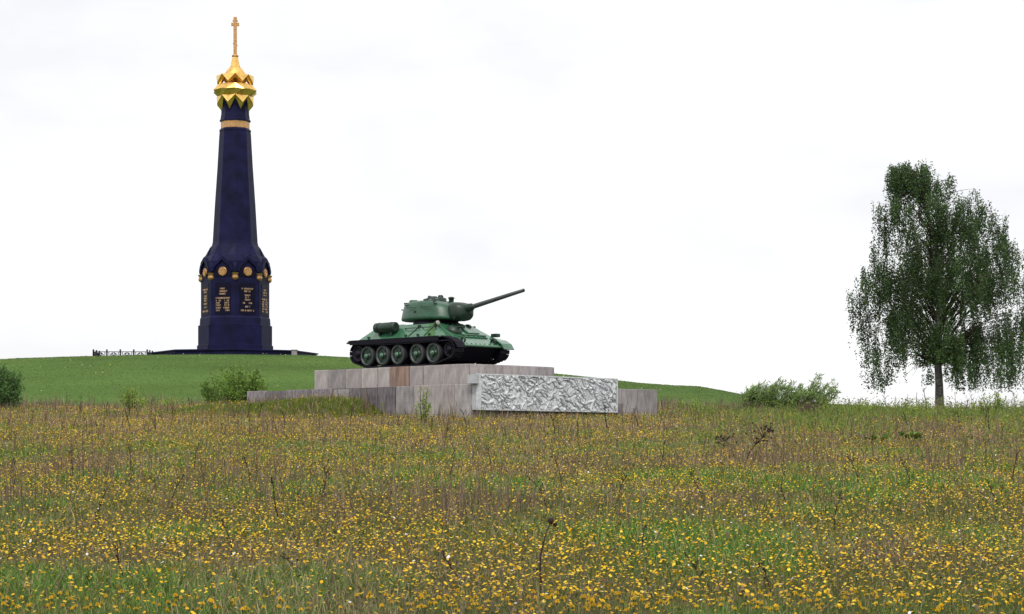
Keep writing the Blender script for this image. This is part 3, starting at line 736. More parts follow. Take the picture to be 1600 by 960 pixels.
# faces of the pedestal: keel arches, medallions, brackets, inscription panels
AP = 2.80 * math.cos(math.pi / 8)
def face_M(k):     # local x along the face, y out of it, z up
    a = A8 + math.pi / 8 + k * math.pi / 4
    R = Matrix(((-math.sin(a), math.cos(a), 0), (math.cos(a), math.sin(a), 0), (0, 0, 1)))
    return R.to_4x4()
def to_face(mb, k):
    Mx = face_M(k)
    mb.v = [tuple(Mx @ Vector((v[0], v[1] + AP, v[2]))) for v in mb.v]; return mb
for k in range(8):
    # keel arch: raised band
    m = MB(); zc = kz(428)
    outer, inner = [], []
    for i in range(25):
        t = math.pi * i / 24
        keel = 0.30 * max(0, 1 - abs(t - math.pi / 2) / 0.55) ** 1.5
        outer.append((0.98 * math.cos(t), zc + (0.92 * math.sin(t)) + keel)); inner.append((0.74 * math.cos(t), zc + 0.70 * math.sin(t) + keel * 0.8))
    for (p0, p1, q0_, q1_) in zip(outer, outer[1:], inner, inner[1:]):
        vs = [(p0[0], 0.20, p0[1]), (p1[0], 0.20, p1[1]), (q1_[0], 0.20, q1_[1]), (q0_[0], 0.20, q0_[1]), (p0[0], -0.3, p0[1]), (p1[0], -0.3, p1[1]), (q1_[0], -0.02, q1_[1]), (q0_[0], -0.02, q0_[1])]
        m.add(vs, [(0, 1, 2, 3), (0, 4, 5, 1), (3, 2, 6, 7)])
    to_face(m, k).build('keel_arch', G, mon)
    m = MB(); m.box((0, 0.02, kz(426)), (1.44, 0.03, 1.1)); to_face(m, k).build('arch_recess', M['granite_panel'], mon)
    m = MB(); m.lathe([(0.36, 0), (0.38, 0.05), (0.33, 0.09), (0.30, 0.07), (0.10, 0.10)], 22, Matrix.Translation((0, 0.03, kz(428.5))) @ Matrix.Rotation(-math.pi / 2, 4, 'X'))
    for i in range(6):
        a = i * math.pi / 3; m.box((0.2 * math.cos(a), 0.12, kz(428.5) + 0.2 * math.sin(a)), (0.16, 0.06, 0.16), Matrix.Rotation(a, 3, 'Y'))
    to_face(m, k).build('gilt_medallion', M['gold_old'], mon)
    m = MB(); m.box((0, 0.012, (kz(446) + kz(494)) / 2), (1.36, 0.03, kz(446) - kz(494))); pan = to_face(m, k).build('inscription_panel', M['granite_panel'], mon)
    # worn lettering: rows of small letter strokes
    r = random.Random(100 + k)
    rows = [(455, 1.0, 0), (459, 0.55, 0), (465, 0.45, 0), (468.5, 0.5, 0), (472, 0.45, 0), (477, 0.8, 0), (482.5, 0.4, 0), (488.5, 1.15, 0)] if k % 2 == 0 else \
           [(455, 0.45, 0), (459, 0.8, 0), (463, 0.6, 0), (469.5, 1.2, 0), (473.5, 0.42, 1), (477, 0.42, 1), (480.5, 0.42, 1), (484.5, 0.5, 1), (488.5, 0.35, 1)]
    m = MB()
    for py, w, two in rows:
        for x0, x1 in ([(-0.58, -0.58 + w), (0.58 - w, 0.58)] if two else [(-w / 2, w / 2)]):
            x = x0
            while x < x1:
                lw = r.uniform(0.04, 0.065)
                if r.random() > 0.14:
                    zc = kz(py); s_ = r.randrange(4)
                    m.box((x, 0.034, zc), (0.02, 0.012, 0.13))
                    if s_ in (0, 2): m.box((x + lw * 0.6, 0.034, zc), (0.02, 0.012, 0.13))
                    if s_ in (0, 1): m.box((x + lw * 0.3, 0.034, zc), (lw * 0.5, 0.012, 0.022))
                    if s_ in (1, 3): m.box((x + lw * 0.4, 0.034, zc + 0.055), (lw * 0.8, 0.012, 0.022))
                x += lw + 0.022
    to_face(m, k).build('inscription', M['gold_letters'], pan)
    # corner bracket
    a = A8 + k * math.pi / 4
    m = MB(); m.lathe([(0.08, -0.42), (0.24, -0.30), (0.27, -0.12), (0.20, 0.02), (0.27, 0.10), (0.30, 0.20)], 12, Matrix.Translation((2.74 * math.cos(a), 2.74 * math.sin(a), kz(434.5))))
    m.build('gilt_corner_boss', M['gold_old'], mon)
    m = MB(); m.lathe([(0.24, 0), (0.30, 0.30), (0.22, 0.75), (0.05, 1.05)], 8, Matrix.Translation((2.66 * math.cos(a), 2.66 * math.sin(a), kz(430))))
    m.build('corner_pier', G, mon)
    m = MB(); vs = [(2.4 * math.cos(a + d), 2.4 * math.sin(a + d), kz(402)) for d in (-0.3, 0.3)] + [(2.56 * math.cos(a), 2.56 * math.sin(a), kz(405)), (1.98 * math.cos(a), 1.98 * math.sin(a), kz(385))]
    m.add(vs, [(0, 2, 3), (2, 1, 3), (0, 1, 2)]); m.build('shoulder_gable', G, mon)

# small pale stone post in front of the platform
pp = at(460, 551, 159.6)
m = MB(); m.box((0, 0, 0.25), (0.42, 0.36, 1.0), ch=0.04); m.box((0, 0, 0.78), (0.5, 0.44, 0.08), ch=0.02)
o = m.build('stone_post', M['stone_b'], None); o.location = (pp.x, pp.y, gz(pp.x, pp.y) - 0.25); tag(o, 'small pale stone post beside the dark column platform', 'post')

# ------------------------------------------------------------------ iron fence left of the column
fy = 166.0
fx0, fx1 = at(146, 0, fy).x, at(230, 0, fy).x
fzb = gz((fx0 + fx1) / 2, fy)
fen = thing('iron_fence', 'low black ornamental iron fence on the lawn beside the column', 'fence', (fx0, fy, fzb))
FL = fx1 - fx0; FT = EYE + (HOR - 548.5) * fy / F - fzb
m = MB(); m.box((0, 0, FT / 2), (0.12, 0.12, FT), ch=0.02); m.lathe([(0.05, FT), (0.09, FT + 0.06), (0.02, FT + 0.14)], 8); pm = m.mesh('post', M['iron'])
m = MB(); m.box((0, 0, 0), (0.05, 0.05, FT - 0.15)); bm_ = m.mesh('bar', M['iron'])
m = MB()
for s_ in (-1, 1):
    m.tube([(s_ * 0.34 * math.sin(t), 0, 0.22 * math.cos(t) * (1 if t < 3 else 1)) for t in np.linspace(0.1, 3.0, 9)], 0.035, 5)
    m.tube([(s_ * 0.05, 0, -0.26), (s_ * 0.22, 0, 0.0), (s_ * 0.05, 0, 0.26)], 0.045, 5)
m.lathe([(0.02, -0.05), (0.13, -0.03), (0.13, 0.03), (0.02, 0.05)], 12, Matrix.Rotation(math.pi / 2, 4, 'X')); sm_ = m.mesh('scroll', M['iron'])
def fence_run(p0, p1, n):
    d = Vector(p1) - Vector(p0); a = math.atan2(d.y, d.x)
    for k in range(n + 1):
        if k == 0 and p0 != (0, 0): continue
        o = obj('post', pm, fen); o.location = (p0[0] + d.x * k / n, p0[1] + d.y * k / n, 0)
    for h in (0.12, FT - 0.08):
        mb = MB(); mb.box((0, 0, 0), (d.length, 0.06, 0.06)); o = mb.build('rail', M['iron'], fen); o.location = (p0[0] + d.x / 2, p0[1] + d.y / 2, h); o.rotation_euler = (0, 0, a)
    for k in range(n):
        t = (k + 0.5) / n
        o = obj('scroll', sm_, fen); o.location = (p0[0] + d.x * t, p0[1] + d.y * t, FT / 2); o.rotation_euler = (0, 0, a); o.scale = (0.9, 0.9, FT / 0.72)
        for u in (0.15, 0.85):
            o = obj('bar', bm_, fen); o.location = (p0[0] + d.x * (k + u) / n, p0[1] + d.y * (k + u) / n, FT / 2)
fence_run((0, 0), (FL, 0), 4)
fence_run((FL, 0), (FL, 2.4), 2); fence_run((0, 0), (0, 2.4), 2)

# ------------------------------------------------------------------ leaves
def leaf_arrays(pos, size, elong, colr, down=0.0, seed=0, side=0.0):
    """rhombus leaf of two triangles at each position, random attitude; down pulls the tip downwards"""
    r = np.random.default_rng(seed); n = len(pos)
    d = r.normal(size=(n, 3)); d[:, 2] -= down; d[:, 0] += side; d /= np.linalg.norm(d, axis=1)[:, None]
    e = r.normal(size=(n, 3)); s = np.cross(d, e); s /= np.linalg.norm(s, axis=1)[:, None]
    sz = (size * r.uniform(0.7, 1.3, n))[:, None]
    v = np.stack([pos, pos + d * sz * 0.5 + s * sz * elong, pos + d * sz, pos + d * sz * 0.5 - s * sz * elong], 1).reshape(-1, 3)
    b = np.arange(n)[:, None] * 4
    f = np.concatenate([b + [0, 1, 2], b + [0, 2, 3]])
    return v, f, np.repeat(colr, 4, axis=0)

def tints(n, palette, seed=0, jitter=0.2):
    r = np.random.default_rng(seed); p = np.array(palette)
    c = p[r.integers(0, len(p), n)]
    return c * r.uniform(1 - jitter, 1 + jitter, (n, 1))

# ------------------------------------------------------------------ birch
TY = 112.0
tb = at(1468, 648, TY); tb.z = gz(tb.x, TY)
birch = thing('birch_tree', 'tall weeping birch with drooping dark green foliage at the meadow edge', 'tree', tb)
def tz(py): return EYE + (HOR - py) * TY / F - tb.z
def tx(px): return (px - 800) / F * TY - tb.x
tr_pts = [(0, 0, -0.15), (0.0, 0, 0.3), (-0.02, 0, 1.6), (-0.10, 0.05, 3.0), (-0.02, 0.1, 5.0), (0.1, 0, 7.0), (-0.15, 0.05, 9.2), (-0.7, 0, 11.2), (-1.2, 0, 12.8)]
tr_r = [0.36, 0.26, 0.22, 0.205, 0.18, 0.15, 0.10, 0.06, 0.02]
m = MB(); m.tube(tr_pts, tr_r, 12); m.build('trunk', M['bark'], birch)
def trunk_at(z):
    zs = [p[2] for p in tr_pts]
    return Vector((np.interp(z, zs, [p[0] for p in tr_pts]), np.interp(z, zs, [p[1] for p in tr_pts]), z))
EV_PY = [250, 256, 264, 282, 305, 335, 362, 388, 420, 450, 490, 520, 545, 575, 600]
EV_L = [1405, 1396, 1392, 1384, 1381, 1374, 1369, 1344, 1333, 1332, 1346, 1352, 1352, 1353, 1358]
EV_R = [1412, 1440, 1486, 1508, 1532, 1558, 1582, 1596, 1606, 1614, 1618, 1622, 1624, 1620, 1612]
r = random.Random(77)
limbs = MB(); leaf_pos = []; leaf_tone = []; twigs = MB()
zlow = tz(617)
def gap_at(x, z):      # the open window under the lowest left branch and the slot high on the left
    return (tx(1402) < x < tx(1458) and z < tz(572)) or (z < tz(600) and tx(1392) < x < tx(1485)) or (tx(1392) < x < tx(1407) and tz(405) < z < tz(352))
n_limb = 290
for k in range(n_limb):
    py = r.choices(EV_PY[1:-1], weights=[5, 7, 11, 14, 17, 19, 21, 22, 22, 22, 22, 21, 12])[0] + r.uniform(-14, 14)
    py = max(257, min(585, py))
    l, rt_ = np.interp(py, EV_PY, EV_L), np.interp(py, EV_PY, EV_R)
    cxm = (tx(l) + tx(rt_)) / 2; rad = (tx(rt_) - tx(l)) / 2
    fr = (((k * 0.7548777) % 1.0) * 0.97 + 0.03) ** 0.42; az = k * 2.399963
    Pt = Vector((cxm + (1.14 if py < 420 else 1.06) * rad * fr * math.cos(az), 0.85 * rad * fr * math.sin(az), tz(py)))
    rd = math.hypot(Pt.x, Pt.y); tone = r.uniform(0.7, 1.3)
    zs = max(2.6, min(11.8, Pt.z - r.uniform(0.45, 1.05) * rd - 0.3))
    S0 = trunk_at(zs)
    mid = S0.lerp(Pt, 0.5) + Vector((r.uniform(-.45, .45), r.uniform(-.45, .45), 0.2 * rd + 0.1))
    q = S0.lerp(Pt, 0.8) + Vector((0, 0, 0.12 * rd))
    if not (gap_at(mid.x, mid.z) and k % 3): limbs.tube([S0, S0.lerp(mid, 0.5) + Vector((0, 0, 0.05 * rd)), mid, q, Pt], [0.014 + 0.009 * rd, 0.012 + 0.006 * rd, 0.016, 0.010, 0.005], 5, caps=False)
    nst = 15
    for i in range(nst):
        t = r.uniform(0.62, 1.0) if i > 8 else 1.0
        base = (mid.lerp(q, (t - 0.5) / 0.3) if t < 0.8 else q.lerp(Pt, (t - 0.8) / 0.2)) if t >= 0.5 else S0.lerp(mid, t / 0.5)
        base = base + Vector((r.gauss(0, .15), r.gauss(0, .15), r.gauss(0, .12)))
        L = r.uniform(0.6, 2.4) * (0.65 if py < 300 else 1.0)
        sway = Vector((r.gauss(0.0, .10), r.gauss(0, .10), 0))
        zend = max(base.z - L, zlow + r.uniform(0, 0.6))
        if zend > base.z - 0.15: continue
        Ln = base.z - zend
        pts_ = [base + sway * (u ** 1.5) * Ln + Vector((0, 0, -Ln * u)) for u in (0, 0.5, 1.0)]
        if i % 3 == 0 and not gap_at(pts_[2].x, pts_[2].z): twigs.tube(pts_, [0.006, 0.005, 0.003], 3, caps=False)
        nl = int(Ln / 0.044)
        for j in range(nl):
            u = r.random() ** 0.85
            p = base + sway * (u ** 1.5) * Ln + Vector((r.gauss(0, .05), r.gauss(0, .05), -Ln * u + r.gauss(0, 0.02)))
            if gap_at(p.x, p.z): continue
            leaf_pos.append(p); leaf_tone.append(tone)
limbs.build('limbs', M['twig'], birch); twigs.build('twigs', M['twig'], birch)
lp = np.array([tuple(p) for p in leaf_pos])
lc = tints(len(lp), [(0.055, 0.11, 0.038), (0.075, 0.13, 0.04), (0.04, 0.08, 0.04), (0.11, 0.165, 0.05)], 5)
shade = 0.6 + 0.85 * fnoise(lp[:, 0] * 0.9 + lp[:, 1] * 0.3, lp[:, 2] * 0.7, 21)[:, None]
v, f, c = leaf_arrays(lp, 0.10, 0.35, lc * shade * np.array(leaf_tone)[:, None], down=0.9, seed=6)
crown = obj('crown', np_mesh('crown', v, f, M['leaf'], c), birch); tag(crown, kind='stuff')

# ------------------------------------------------------------------ bushes and leafy weeds
def bush(name, label, cat, base, w, h, nstem, palette, leaf, elong, lean=0.0, dens=90, depth=0.8, seed=1, stem_r=0.02, spread=0.16, group=None, stemmat='twig', droop=0.0):
    """stems fanning from the base, leaves along them"""
    r = random.Random(seed)
    root = thing(name, label, cat, base, 0, group)
    st = MB(); pos = []
    for k in range(nstem):
        a = r.uniform(0, 2 * math.pi); rad = math.sqrt(r.random())
        bx, by = 0.55 * rad * math.cos(a) * w / 2, 0.55 * rad * math.sin(a) * w / 2 * depth
        hh = h * (1 - 0.45 * rad ** 2) * r.uniform(0.7, 1.05)
        ex, ey = rad * math.cos(a) * w / 2 + lean * hh, rad * math.sin(a) * w / 2 * depth
        p0 = Vector((bx, by, -0.12)); p2 = Vector((ex, ey, hh)); p1 = p0.lerp(p2, 0.5) + Vector((r.gauss(0, .05) - lean * hh * 0.2, r.gauss(0, .05), 0.08 * hh))
        st.tube([p0, p1, p2], [stem_r, stem_r * 0.6, stem_r * 0.2], 4, caps=False)
        n = int(dens * r.uniform(0.7, 1.3))
        for i in range(n):
            t = r.uniform(0.12, 1.0)
            p = p0.lerp(p1, t * 2) if t < 0.5 else p1.lerp(p2, t * 2 - 1)
            s_ = spread * (1.15 - 0.7 * t)
            p = p + Vector((r.gauss(0, s_), r.gauss(0, s_), r.gauss(0, s_ * 0.7)))
            if p.z > 0.02: pos.append(tuple(p))
    st.build('stems', M[stemmat], root)
    pos = np.array(pos)
    cc = tints(len(pos), palette, seed, 0.25) * (1.1 + 1.1 * fnoise(pos[:, 0] * 2.2, pos[:, 2] * 2.2, seed)[:, None])
    v, f, c = leaf_arrays(pos, leaf, elong, cc, down=droop, seed=seed, side=2.2 * lean)
    o = obj('foliage', np_mesh('foliage', v, f, M['leaf'], c), root); tag(o, kind='stuff')
    return root
def gp(px, y):
    x = (px - 800) / F * y
    return Vector((x, y, gz(x, y)))
GREEN = [(0.13, 0.20, 0.04), (0.10, 0.17, 0.03), (0.15, 0.22, 0.045), (0.06, 0.11, 0.03), (0.12, 0.19, 0.035)]
DEEP = [(0.06, 0.12, 0.035), (0.08, 0.14, 0.04), (0.045, 0.09, 0.03)]
YEL = [(0.17, 0.23, 0.04), (0.22, 0.27, 0.05), (0.11, 0.17, 0.035)]
WIL = [(0.15, 0.21, 0.07), (0.09, 0.14, 0.04), (0.14, 0.21, 0.06), (0.08, 0.13, 0.045), (0.19, 0.25, 0.09)]
bush('round_shrub', 'rounded leafy green shrub by the low end of the terrace wall', 'shrub', gp(368, 98), 3.5, 2.35, 64, GREEN, 0.11, 0.33, dens=120, seed=31)
bush('dense_shrub', 'dense dark green shrub at the foot of the lawn slope, far from the pedestal', 'shrub', gp(2, 99), 2.7, 2.4, 50, DEEP, 0.11, 0.33, dens=120, seed=32)
bush('willow_bush', 'wide windswept willow bush with narrow leaves between pedestal and birch', 'bush', gp(1200, 100), 3.4, 1.75, 70, WIL, 0.22, 0.10, lean=0.38, dens=75, depth=0.6, seed=33, spread=0.10, droop=-1.1)
bush('willow_bush', 'taller windswept willow bush with wispy tips on the birch side', 'bush', gp(1262, 101), 2.6, 1.9, 52, WIL, 0.22, 0.10, lean=0.45, dens=60, depth=0.6, seed=34, spread=0.09, droop=-1.1)
bush('young_shrub', 'small yellow-green young shrub in dry weeds below the monument lawn', 'shrub', gp(208, 96), 1.2, 1.25, 16, YEL, 0.08, 0.33, dens=80, seed=35)
bush('young_shrub', 'small sparse shrub beside the rounded leafy shrub', 'shrub', gp(262, 100), 1.7, 0.8, 16, YEL, 0.07, 0.33, dens=50, seed=36)
bush('sapling', 'slender yellow-green sapling standing before the terrace wall', 'sapling', gp(662, 68), 0.55, 1.5, 9, YEL, 0.07, 0.33, dens=60, seed=37, spread=0.08)
bush('tall_weed', 'tall pale green leafy weed to the right side of the birch trunk', 'weed', gp(1540, 92), 0.5, 1.35, 6, YEL, 0.09, 0.25, dens=70, seed=38, spread=0.09)
bush('tall_weed', 'bushy pale green weed, pair of upright leafy shoots beyond the birch', 'weed', gp(1562, 90), 0.7, 1.3, 9, YEL, 0.09, 0.25, dens=70, seed=39, spread=0.1)
bush('dead_brush', 'leafless reddish-brown brush in front of the willow bushes', 'brush', gp(1264, 84), 1.2, 0.85, 60, [(0.09, 0.045, 0.05), (0.07, 0.04, 0.045)], 0.05, 0.2, dens=24, seed=40, stem_r=0.012)
rw = random.Random(91)
for k, (px_, y_) in enumerate(((1322, 88), (1338, 96), (1352, 84), (1368, 92), (1382, 97), (1402, 90), (1425, 86), (1446, 93), (1484, 90), (1502, 84), (1525, 94), (1585, 88), (1300, 78), (1345, 74), (1415, 76), (1110, 80), (1090, 92), (1060, 96))):
    bush('leafy_weed', 'knee-high yellow-green leafy weed on the rise between willow bushes and birch', 'weed', gp(px_, y_), rw.uniform(0.5, 1.1), rw.uniform(0.55, 1.05), 8, YEL, 0.075, 0.26, dens=45, seed=300 + k, spread=0.10, stem_r=0.008, group='leafy weeds on the rise')
# broad-leaved plants
def broadleaf(name, label, px, y, n, L, seed):
    r = random.Random(seed); root = thing(name, label, 'plant', gp(px, y))
    for k in range(n):
        az = r.uniform(0, 2 * math.pi); el = r.uniform(0.5, 1.35); ln = L * r.uniform(0.7, 1.1); wd = ln * 0.42
        d = Vector((math.cos(az), math.sin(az), 0)); sd = Vector((-math.sin(az), math.cos(az), 0))
        vs, fs = [], []
        for i in range(7):
            t = i / 6; p = d * (0.1 + ln * t * math.cos(el * (1 - 0.5 * t))) + Vector((0, 0, 0.10 + ln * (math.sin(el) * t - 0.30 * t * t)))
            w_ = wd * (math.sin(math.pi * min(1, t * 0.92 + 0.06)) ** 0.7) * 0.5
            vs += [p - sd * w_ + Vector((0, 0, 0.04)), p + Vector((0, 0, -0.02)), p + sd * w_ + Vector((0, 0, 0.04))]
        for i in range(6):
            b = 3 * i; fs += [(b, b + 1, b + 4, b + 3), (b + 1, b + 2, b + 5, b + 4)]
        mb = MB(); mb.add(vs, fs, 0, True); mb.tube([(0, 0, -0.05), vs[1]], 0.012, 5)
        mb.build('broad_leaf', BL, root)
    return root
BL = mat('bright_broad_leaf', (0.17, 0.32, 0.05), rough=0.5, var=0.3, vscale=6, rand=0.2, spec=0.4)
broadleaf('burdock_plant', 'low plant with big bright green leaves among brown weeds', 1425, 49.5, 16, 0.26, 3)
broadleaf('burdock_plant', 'leafy green plant next to the one with the biggest leaves', 1372, 49, 16, 0.22, 4)

# ------------------------------------------------------------------ meadow vegetation
def scatter(n, y0, y1, power, margin=1.22, seed=0):
    """points over the view wedge; density falls as y**-power"""
    r = np.random.default_rng(seed)
    u = r.random(n); e = 2 - power
    y = (y0 ** e + u * (y1 ** e - y0 ** e)) ** (1 / e) if abs(e) > 1e-6 else y0 * (y1 / y0) ** u
    x = (r.random(n) - 0.5) * (1600 / F) * margin * y
    return x, y
def free(x, y):
    """not inside the pedestal"""
    dx, dy = x - CX, y - CY
    s = dx * 0.70711 - dy * 0.70711; q = -dx * 0.70711 - dy * 0.70711
    return ~((s > LX0 - 0.1) & (s < LX1 + 0.12) & (-q > LY0 - 0.1) & (-q < LY1 + 0.1))
def field_edge(x, y): return np.interp(np.clip(800 + F * x / y, -600, 2200), YE_PX, YE_PY)

def blades(x, y, h, w, lean, colr, seed, segs=1, z=None):
    r = np.random.default_rng(seed); n = len(x)
    z = ground_z(x, y) - 0.02 if z is None else z
    az = r.uniform(0, 2 * math.pi, n); la = r.uniform(0, 2 * math.pi, n)
    sx, sy = np.cos(az) * w / 2, np.sin(az) * w / 2
    lx, ly = np.cos(la) * lean * h, np.sin(la) * lean * h
    base = np.stack([x, y, z], 1); side = np.stack([sx, sy, np.zeros(n)], 1)
    tip = base + np.stack([lx, ly, h * np.sqrt(np.clip(1 - lean ** 2 * 0.6, 0.1, 1))], 1)
    if segs == 1:
        v = np.stack([base - side, base + side, tip], 1).reshape(-1, 3); b = np.arange(n)[:, None] * 3
        return v, b + np.array([0, 1, 2]), np.repeat(colr, 3, axis=0)
    mid = base + np.stack([lx * 0.35, ly * 0.35, h * 0.58], 1)
    v = np.stack([base - side, base + side, mid + side * 0.8, mid - side * 0.8, tip], 1).reshape(-1, 3); b = np.arange(n)[:, None] * 5
    return v, np.concatenate([b + [0, 1, 2], b + [0, 2, 3], b + [3, 2, 4]]), np.repeat(colr, 5, axis=0)

def merge(parts):
    vs, fs, cs, o = [], [], [], 0
    for v, f, c in parts: vs.append(v); fs.append(f + o); cs.append(c); o += len(v)
    return np.concatenate(vs), np.concatenate(fs), np.concatenate(cs)

def patch(x, y, s, seed): return fnoise(x / s, y / (s * 1.8), seed, 3)
def mixc(a, b, t): return np.array(a)[None, :] * (1 - t[:, None]) + np.array(b)[None, :] * t[:, None]

# green grass and weeds
parts = []
for (n, y0, y1, segs, sd) in ((230000, 11.5, 34, 2, 1), (280000, 34, 112, 1, 2)):
    x, y = scatter(n, y0, y1, 2.0, seed=sd)
    ok = free(x, y) & (y < field_edge(x, y) + 1.0); x, y = x[ok], y[ok]; n = len(x)
    rr = np.random.default_rng(sd + 50)
    g = smooth(0.42, 0.66, patch(x, y, 1.6, 60)); br = smooth(0.45, 0.7, patch(x, y, 2.4, 61)) 
    far = smooth(38, 75, y)
    c = mixc((0.195, 0.22, 0.055), (0.12, 0.24, 0.035), g)
    c = c * (1 - 0.55 * (br * (1 - 0.7 * g))[:, None]) + np.array([0.26, 0.195, 0.12]) * (0.55 * (br * (1 - 0.7 * g)))[:, None]
    isdry = (rr.random(n) < 0.18 + 0.22 * br + 0.04 * far)
    c[isdry] = np.array([0.36, 0.285, 0.16])
    c *= rr.uniform(0.28, 1.7, (n, 1))
    h = rr.uniform(0.05, 0.15, n) * (1 + 0.7 * g) + 0.05 * far
    w = 0.00042 * y * rr.uniform(0.7, 1.5, n) + 0.002
    parts.append(blades(x, y, h, w, rr.uniform(0.1, 0.75, n), c, sd + 7, segs))
v, f, c = merge(parts)
tag(obj('meadow_grass', np_mesh('meadow_grass', v, f, M['blade'], c)), 'short green and straw grass covering the whole meadow', 'grass', kind='stuff')

# dry grass and thin dead stems, brown to purplish
parts = []
for (n, y0, y1, sd) in ((34000, 11.5, 34, 11), (90000, 34, 113, 12)):
    x, y = scatter(n, y0, y1, 1.75, seed=sd)
    rr = np.random.default_rng(sd + 50)
    px = 800 + F * x / y
    br = smooth(0.44, 0.66, patch(x, y, 2.4, 61))
    far = smooth(36, 60, y)
    keep = rr.random(len(x)) < 0.08 + 0.5 * br + 0.32 * far
    ok = free(x, y) & (y < field_edge(x, y) + 2.5) & keep; x, y, br, far, px = x[ok], y[ok], br[ok], far[ok], px[ok]; n = len(x)
    t = np.clip(0.25 + 0.6 * patch(x, y, 3.5, 63) + rr.normal(0, 0.25, n), 0, 1)
    c = mixc((0.35, 0.27, 0.15), (0.16, 0.115, 0.10), t) * rr.uniform(0.35, 1.45, (n, 1))
    edge = smooth(-14, 0, y - field_edge(x, y))
    h = rr.uniform(0.10, 0.30, n) * (1 + 0.7 * far * smooth(0.4, 0.62, patch(x, y, 1.2, 66))) + edge * rr.uniform(0, 0.75, n) * smooth(0.35, 0.65, patch(x, y, 1.5, 64))
    w = 0.00033 * y * rr.uniform(0.7, 1.4, n) + 0.0015
    parts.append(blades(x, y, h, w, rr.uniform(0.05, 0.5, n), c, sd + 7, 2))
x, y = scatter(60000, 20, 112, 1.5, seed=13); rr = np.random.default_rng(14)
cl = 0.7 * smooth(0.55, 0.68, patch(x, y, 0.9, 67)) * (0.25 + 0.75 * smooth(0.40, 0.62, patch(x, y, 5.0, 68)))
ok = free(x, y) & (y < field_edge(x, y) + 2.0) & (rr.random(len(x)) < cl); x, y = x[ok], y[ok]; n = len(x)
c = mixc((0.13, 0.085, 0.07), (0.26, 0.19, 0.12), rr.random(n)) * rr.uniform(0.5, 1.3, (n, 1))
parts.append(blades(x, y, rr.uniform(0.25, 0.7, n), 0.00028 * y * rr.uniform(0.8, 1.5, n) + 0.002, rr.uniform(0.02, 0.35, n), c, 15, 2))
# ragged tall weeds along the far edge and in front of the pedestal
rr = np.random.default_rng(77)
xa = rr.uniform(-62, 62, 30000); ya = field_edge(xa, np.full(30000, 106.0)) - rr.gamma(1.5, 4.0, 30000)
sb = rr.uniform(-12, 6.5, 5000); qb = 2.3 + rr.gamma(1.5, 1.0, 5000); fb = rr.random(5000) < 0.5
s2, q2 = np.where(fb, sb, 5.2 + rr.gamma(1.5, 0.9, 5000)), np.where(fb, qb, rr.uniform(-9, 3, 5000))
x = np.concatenate([xa, CX + 0.70711 * s2 - 0.70711 * q2]); y = np.concatenate([ya, CY - 0.70711 * s2 - 0.70711 * q2])
ok = free(x, y) & (rr.random(len(x)) < smooth(0.48, 0.66, patch(x, y, 0.8, 97))); x, y = x[ok], y[ok]; n = len(x)
c = mixc((0.15, 0.10, 0.09), (0.30, 0.22, 0.14), rr.random(n)); gr = rr.random(n) < 0.3; c[gr] = (0.17, 0.21, 0.06); c *= rr.uniform(0.5, 1.3, (n, 1))
parts.append(blades(x, y, rr.uniform(0.15, 0.6, n) * (0.5 + 1.1 * smooth(0.4, 0.7, patch(x, y, 2.0, 98))), 0.03 * rr.uniform(0.6, 1.4, n), rr.uniform(0.05, 0.4, n), c, 99, 2))
v, f, c = merge(parts)
tag(obj('dry_grass', np_mesh('dry_grass', v, f, M['dry'], c)), 'dry brown and purplish grass stems standing through the meadow', 'dry grass', kind='stuff')

# low leaves and taller leafy weeds
parts = []
x, y = scatter(60000, 11.5, 60, 1.8, seed=15); rr = np.random.default_rng(16); n = len(x)
g = smooth(0.40, 0.66, patch(x, y, 1.6, 60))
c = mixc((0.12, 0.145, 0.05), (0.09, 0.19, 0.03), g) * rr.uniform(0.5, 1.4, (n, 1)); brn = rr.random(n) < 0.35 * (1 - g); c[brn] = np.array([0.27, 0.19, 0.13]) * rr.uniform(0.5, 1.3, (brn.sum(), 1))
pos = np.stack([x, y, ground_z(x, y) + rr.uniform(0.0, 0.13, n)], 1)
parts.append(leaf_arrays(pos, 0.035 + 0.0008 * y, 0.20, c, down=-0.5, seed=17))
x, y = scatter(90000, 36, 108, 1.5, seed=18); px = 800 + F * x / y; ed = field_edge(x, y)
pw = smooth(1040, 1300, px) * smooth(50, 64, y) * smooth(0.36, 0.56, patch(x, y, 2.6, 70)) + 0.5 * smooth(0.46, 0.62, patch(x, y, 1.8, 71)) * smooth(108, 80, y)
ok = free(x, y) & (rr.random(len(x)) < pw) & (y < ed + 1); x, y = x[ok], y[ok]; n = len(x)
c = mixc((0.25, 0.29, 0.055), (0.12, 0.20, 0.045), rr.random(n)) * rr.uniform(0.6, 1.35, (n, 1))
pos = np.stack([x, y, ground_z(x, y) + rr.uniform(0.05, 1.0, n) * (0.15 + 0.65 * smooth(0.3, 0.7, patch(x, y, 0.8, 72)) * smooth(1000, 1300, 800 + F * x / y) + 0.1)], 1)
parts.append(leaf_arrays(pos, 0.085, 0.24, c, down=-0.6, seed=19))
v, f, c = merge(parts)
tag(obj('meadow_leaves', np_mesh('meadow_leaves', v, f, M['leaf'], c)), 'small green and brown leaves mixed through the meadow grass', 'leaves', kind='stuff')
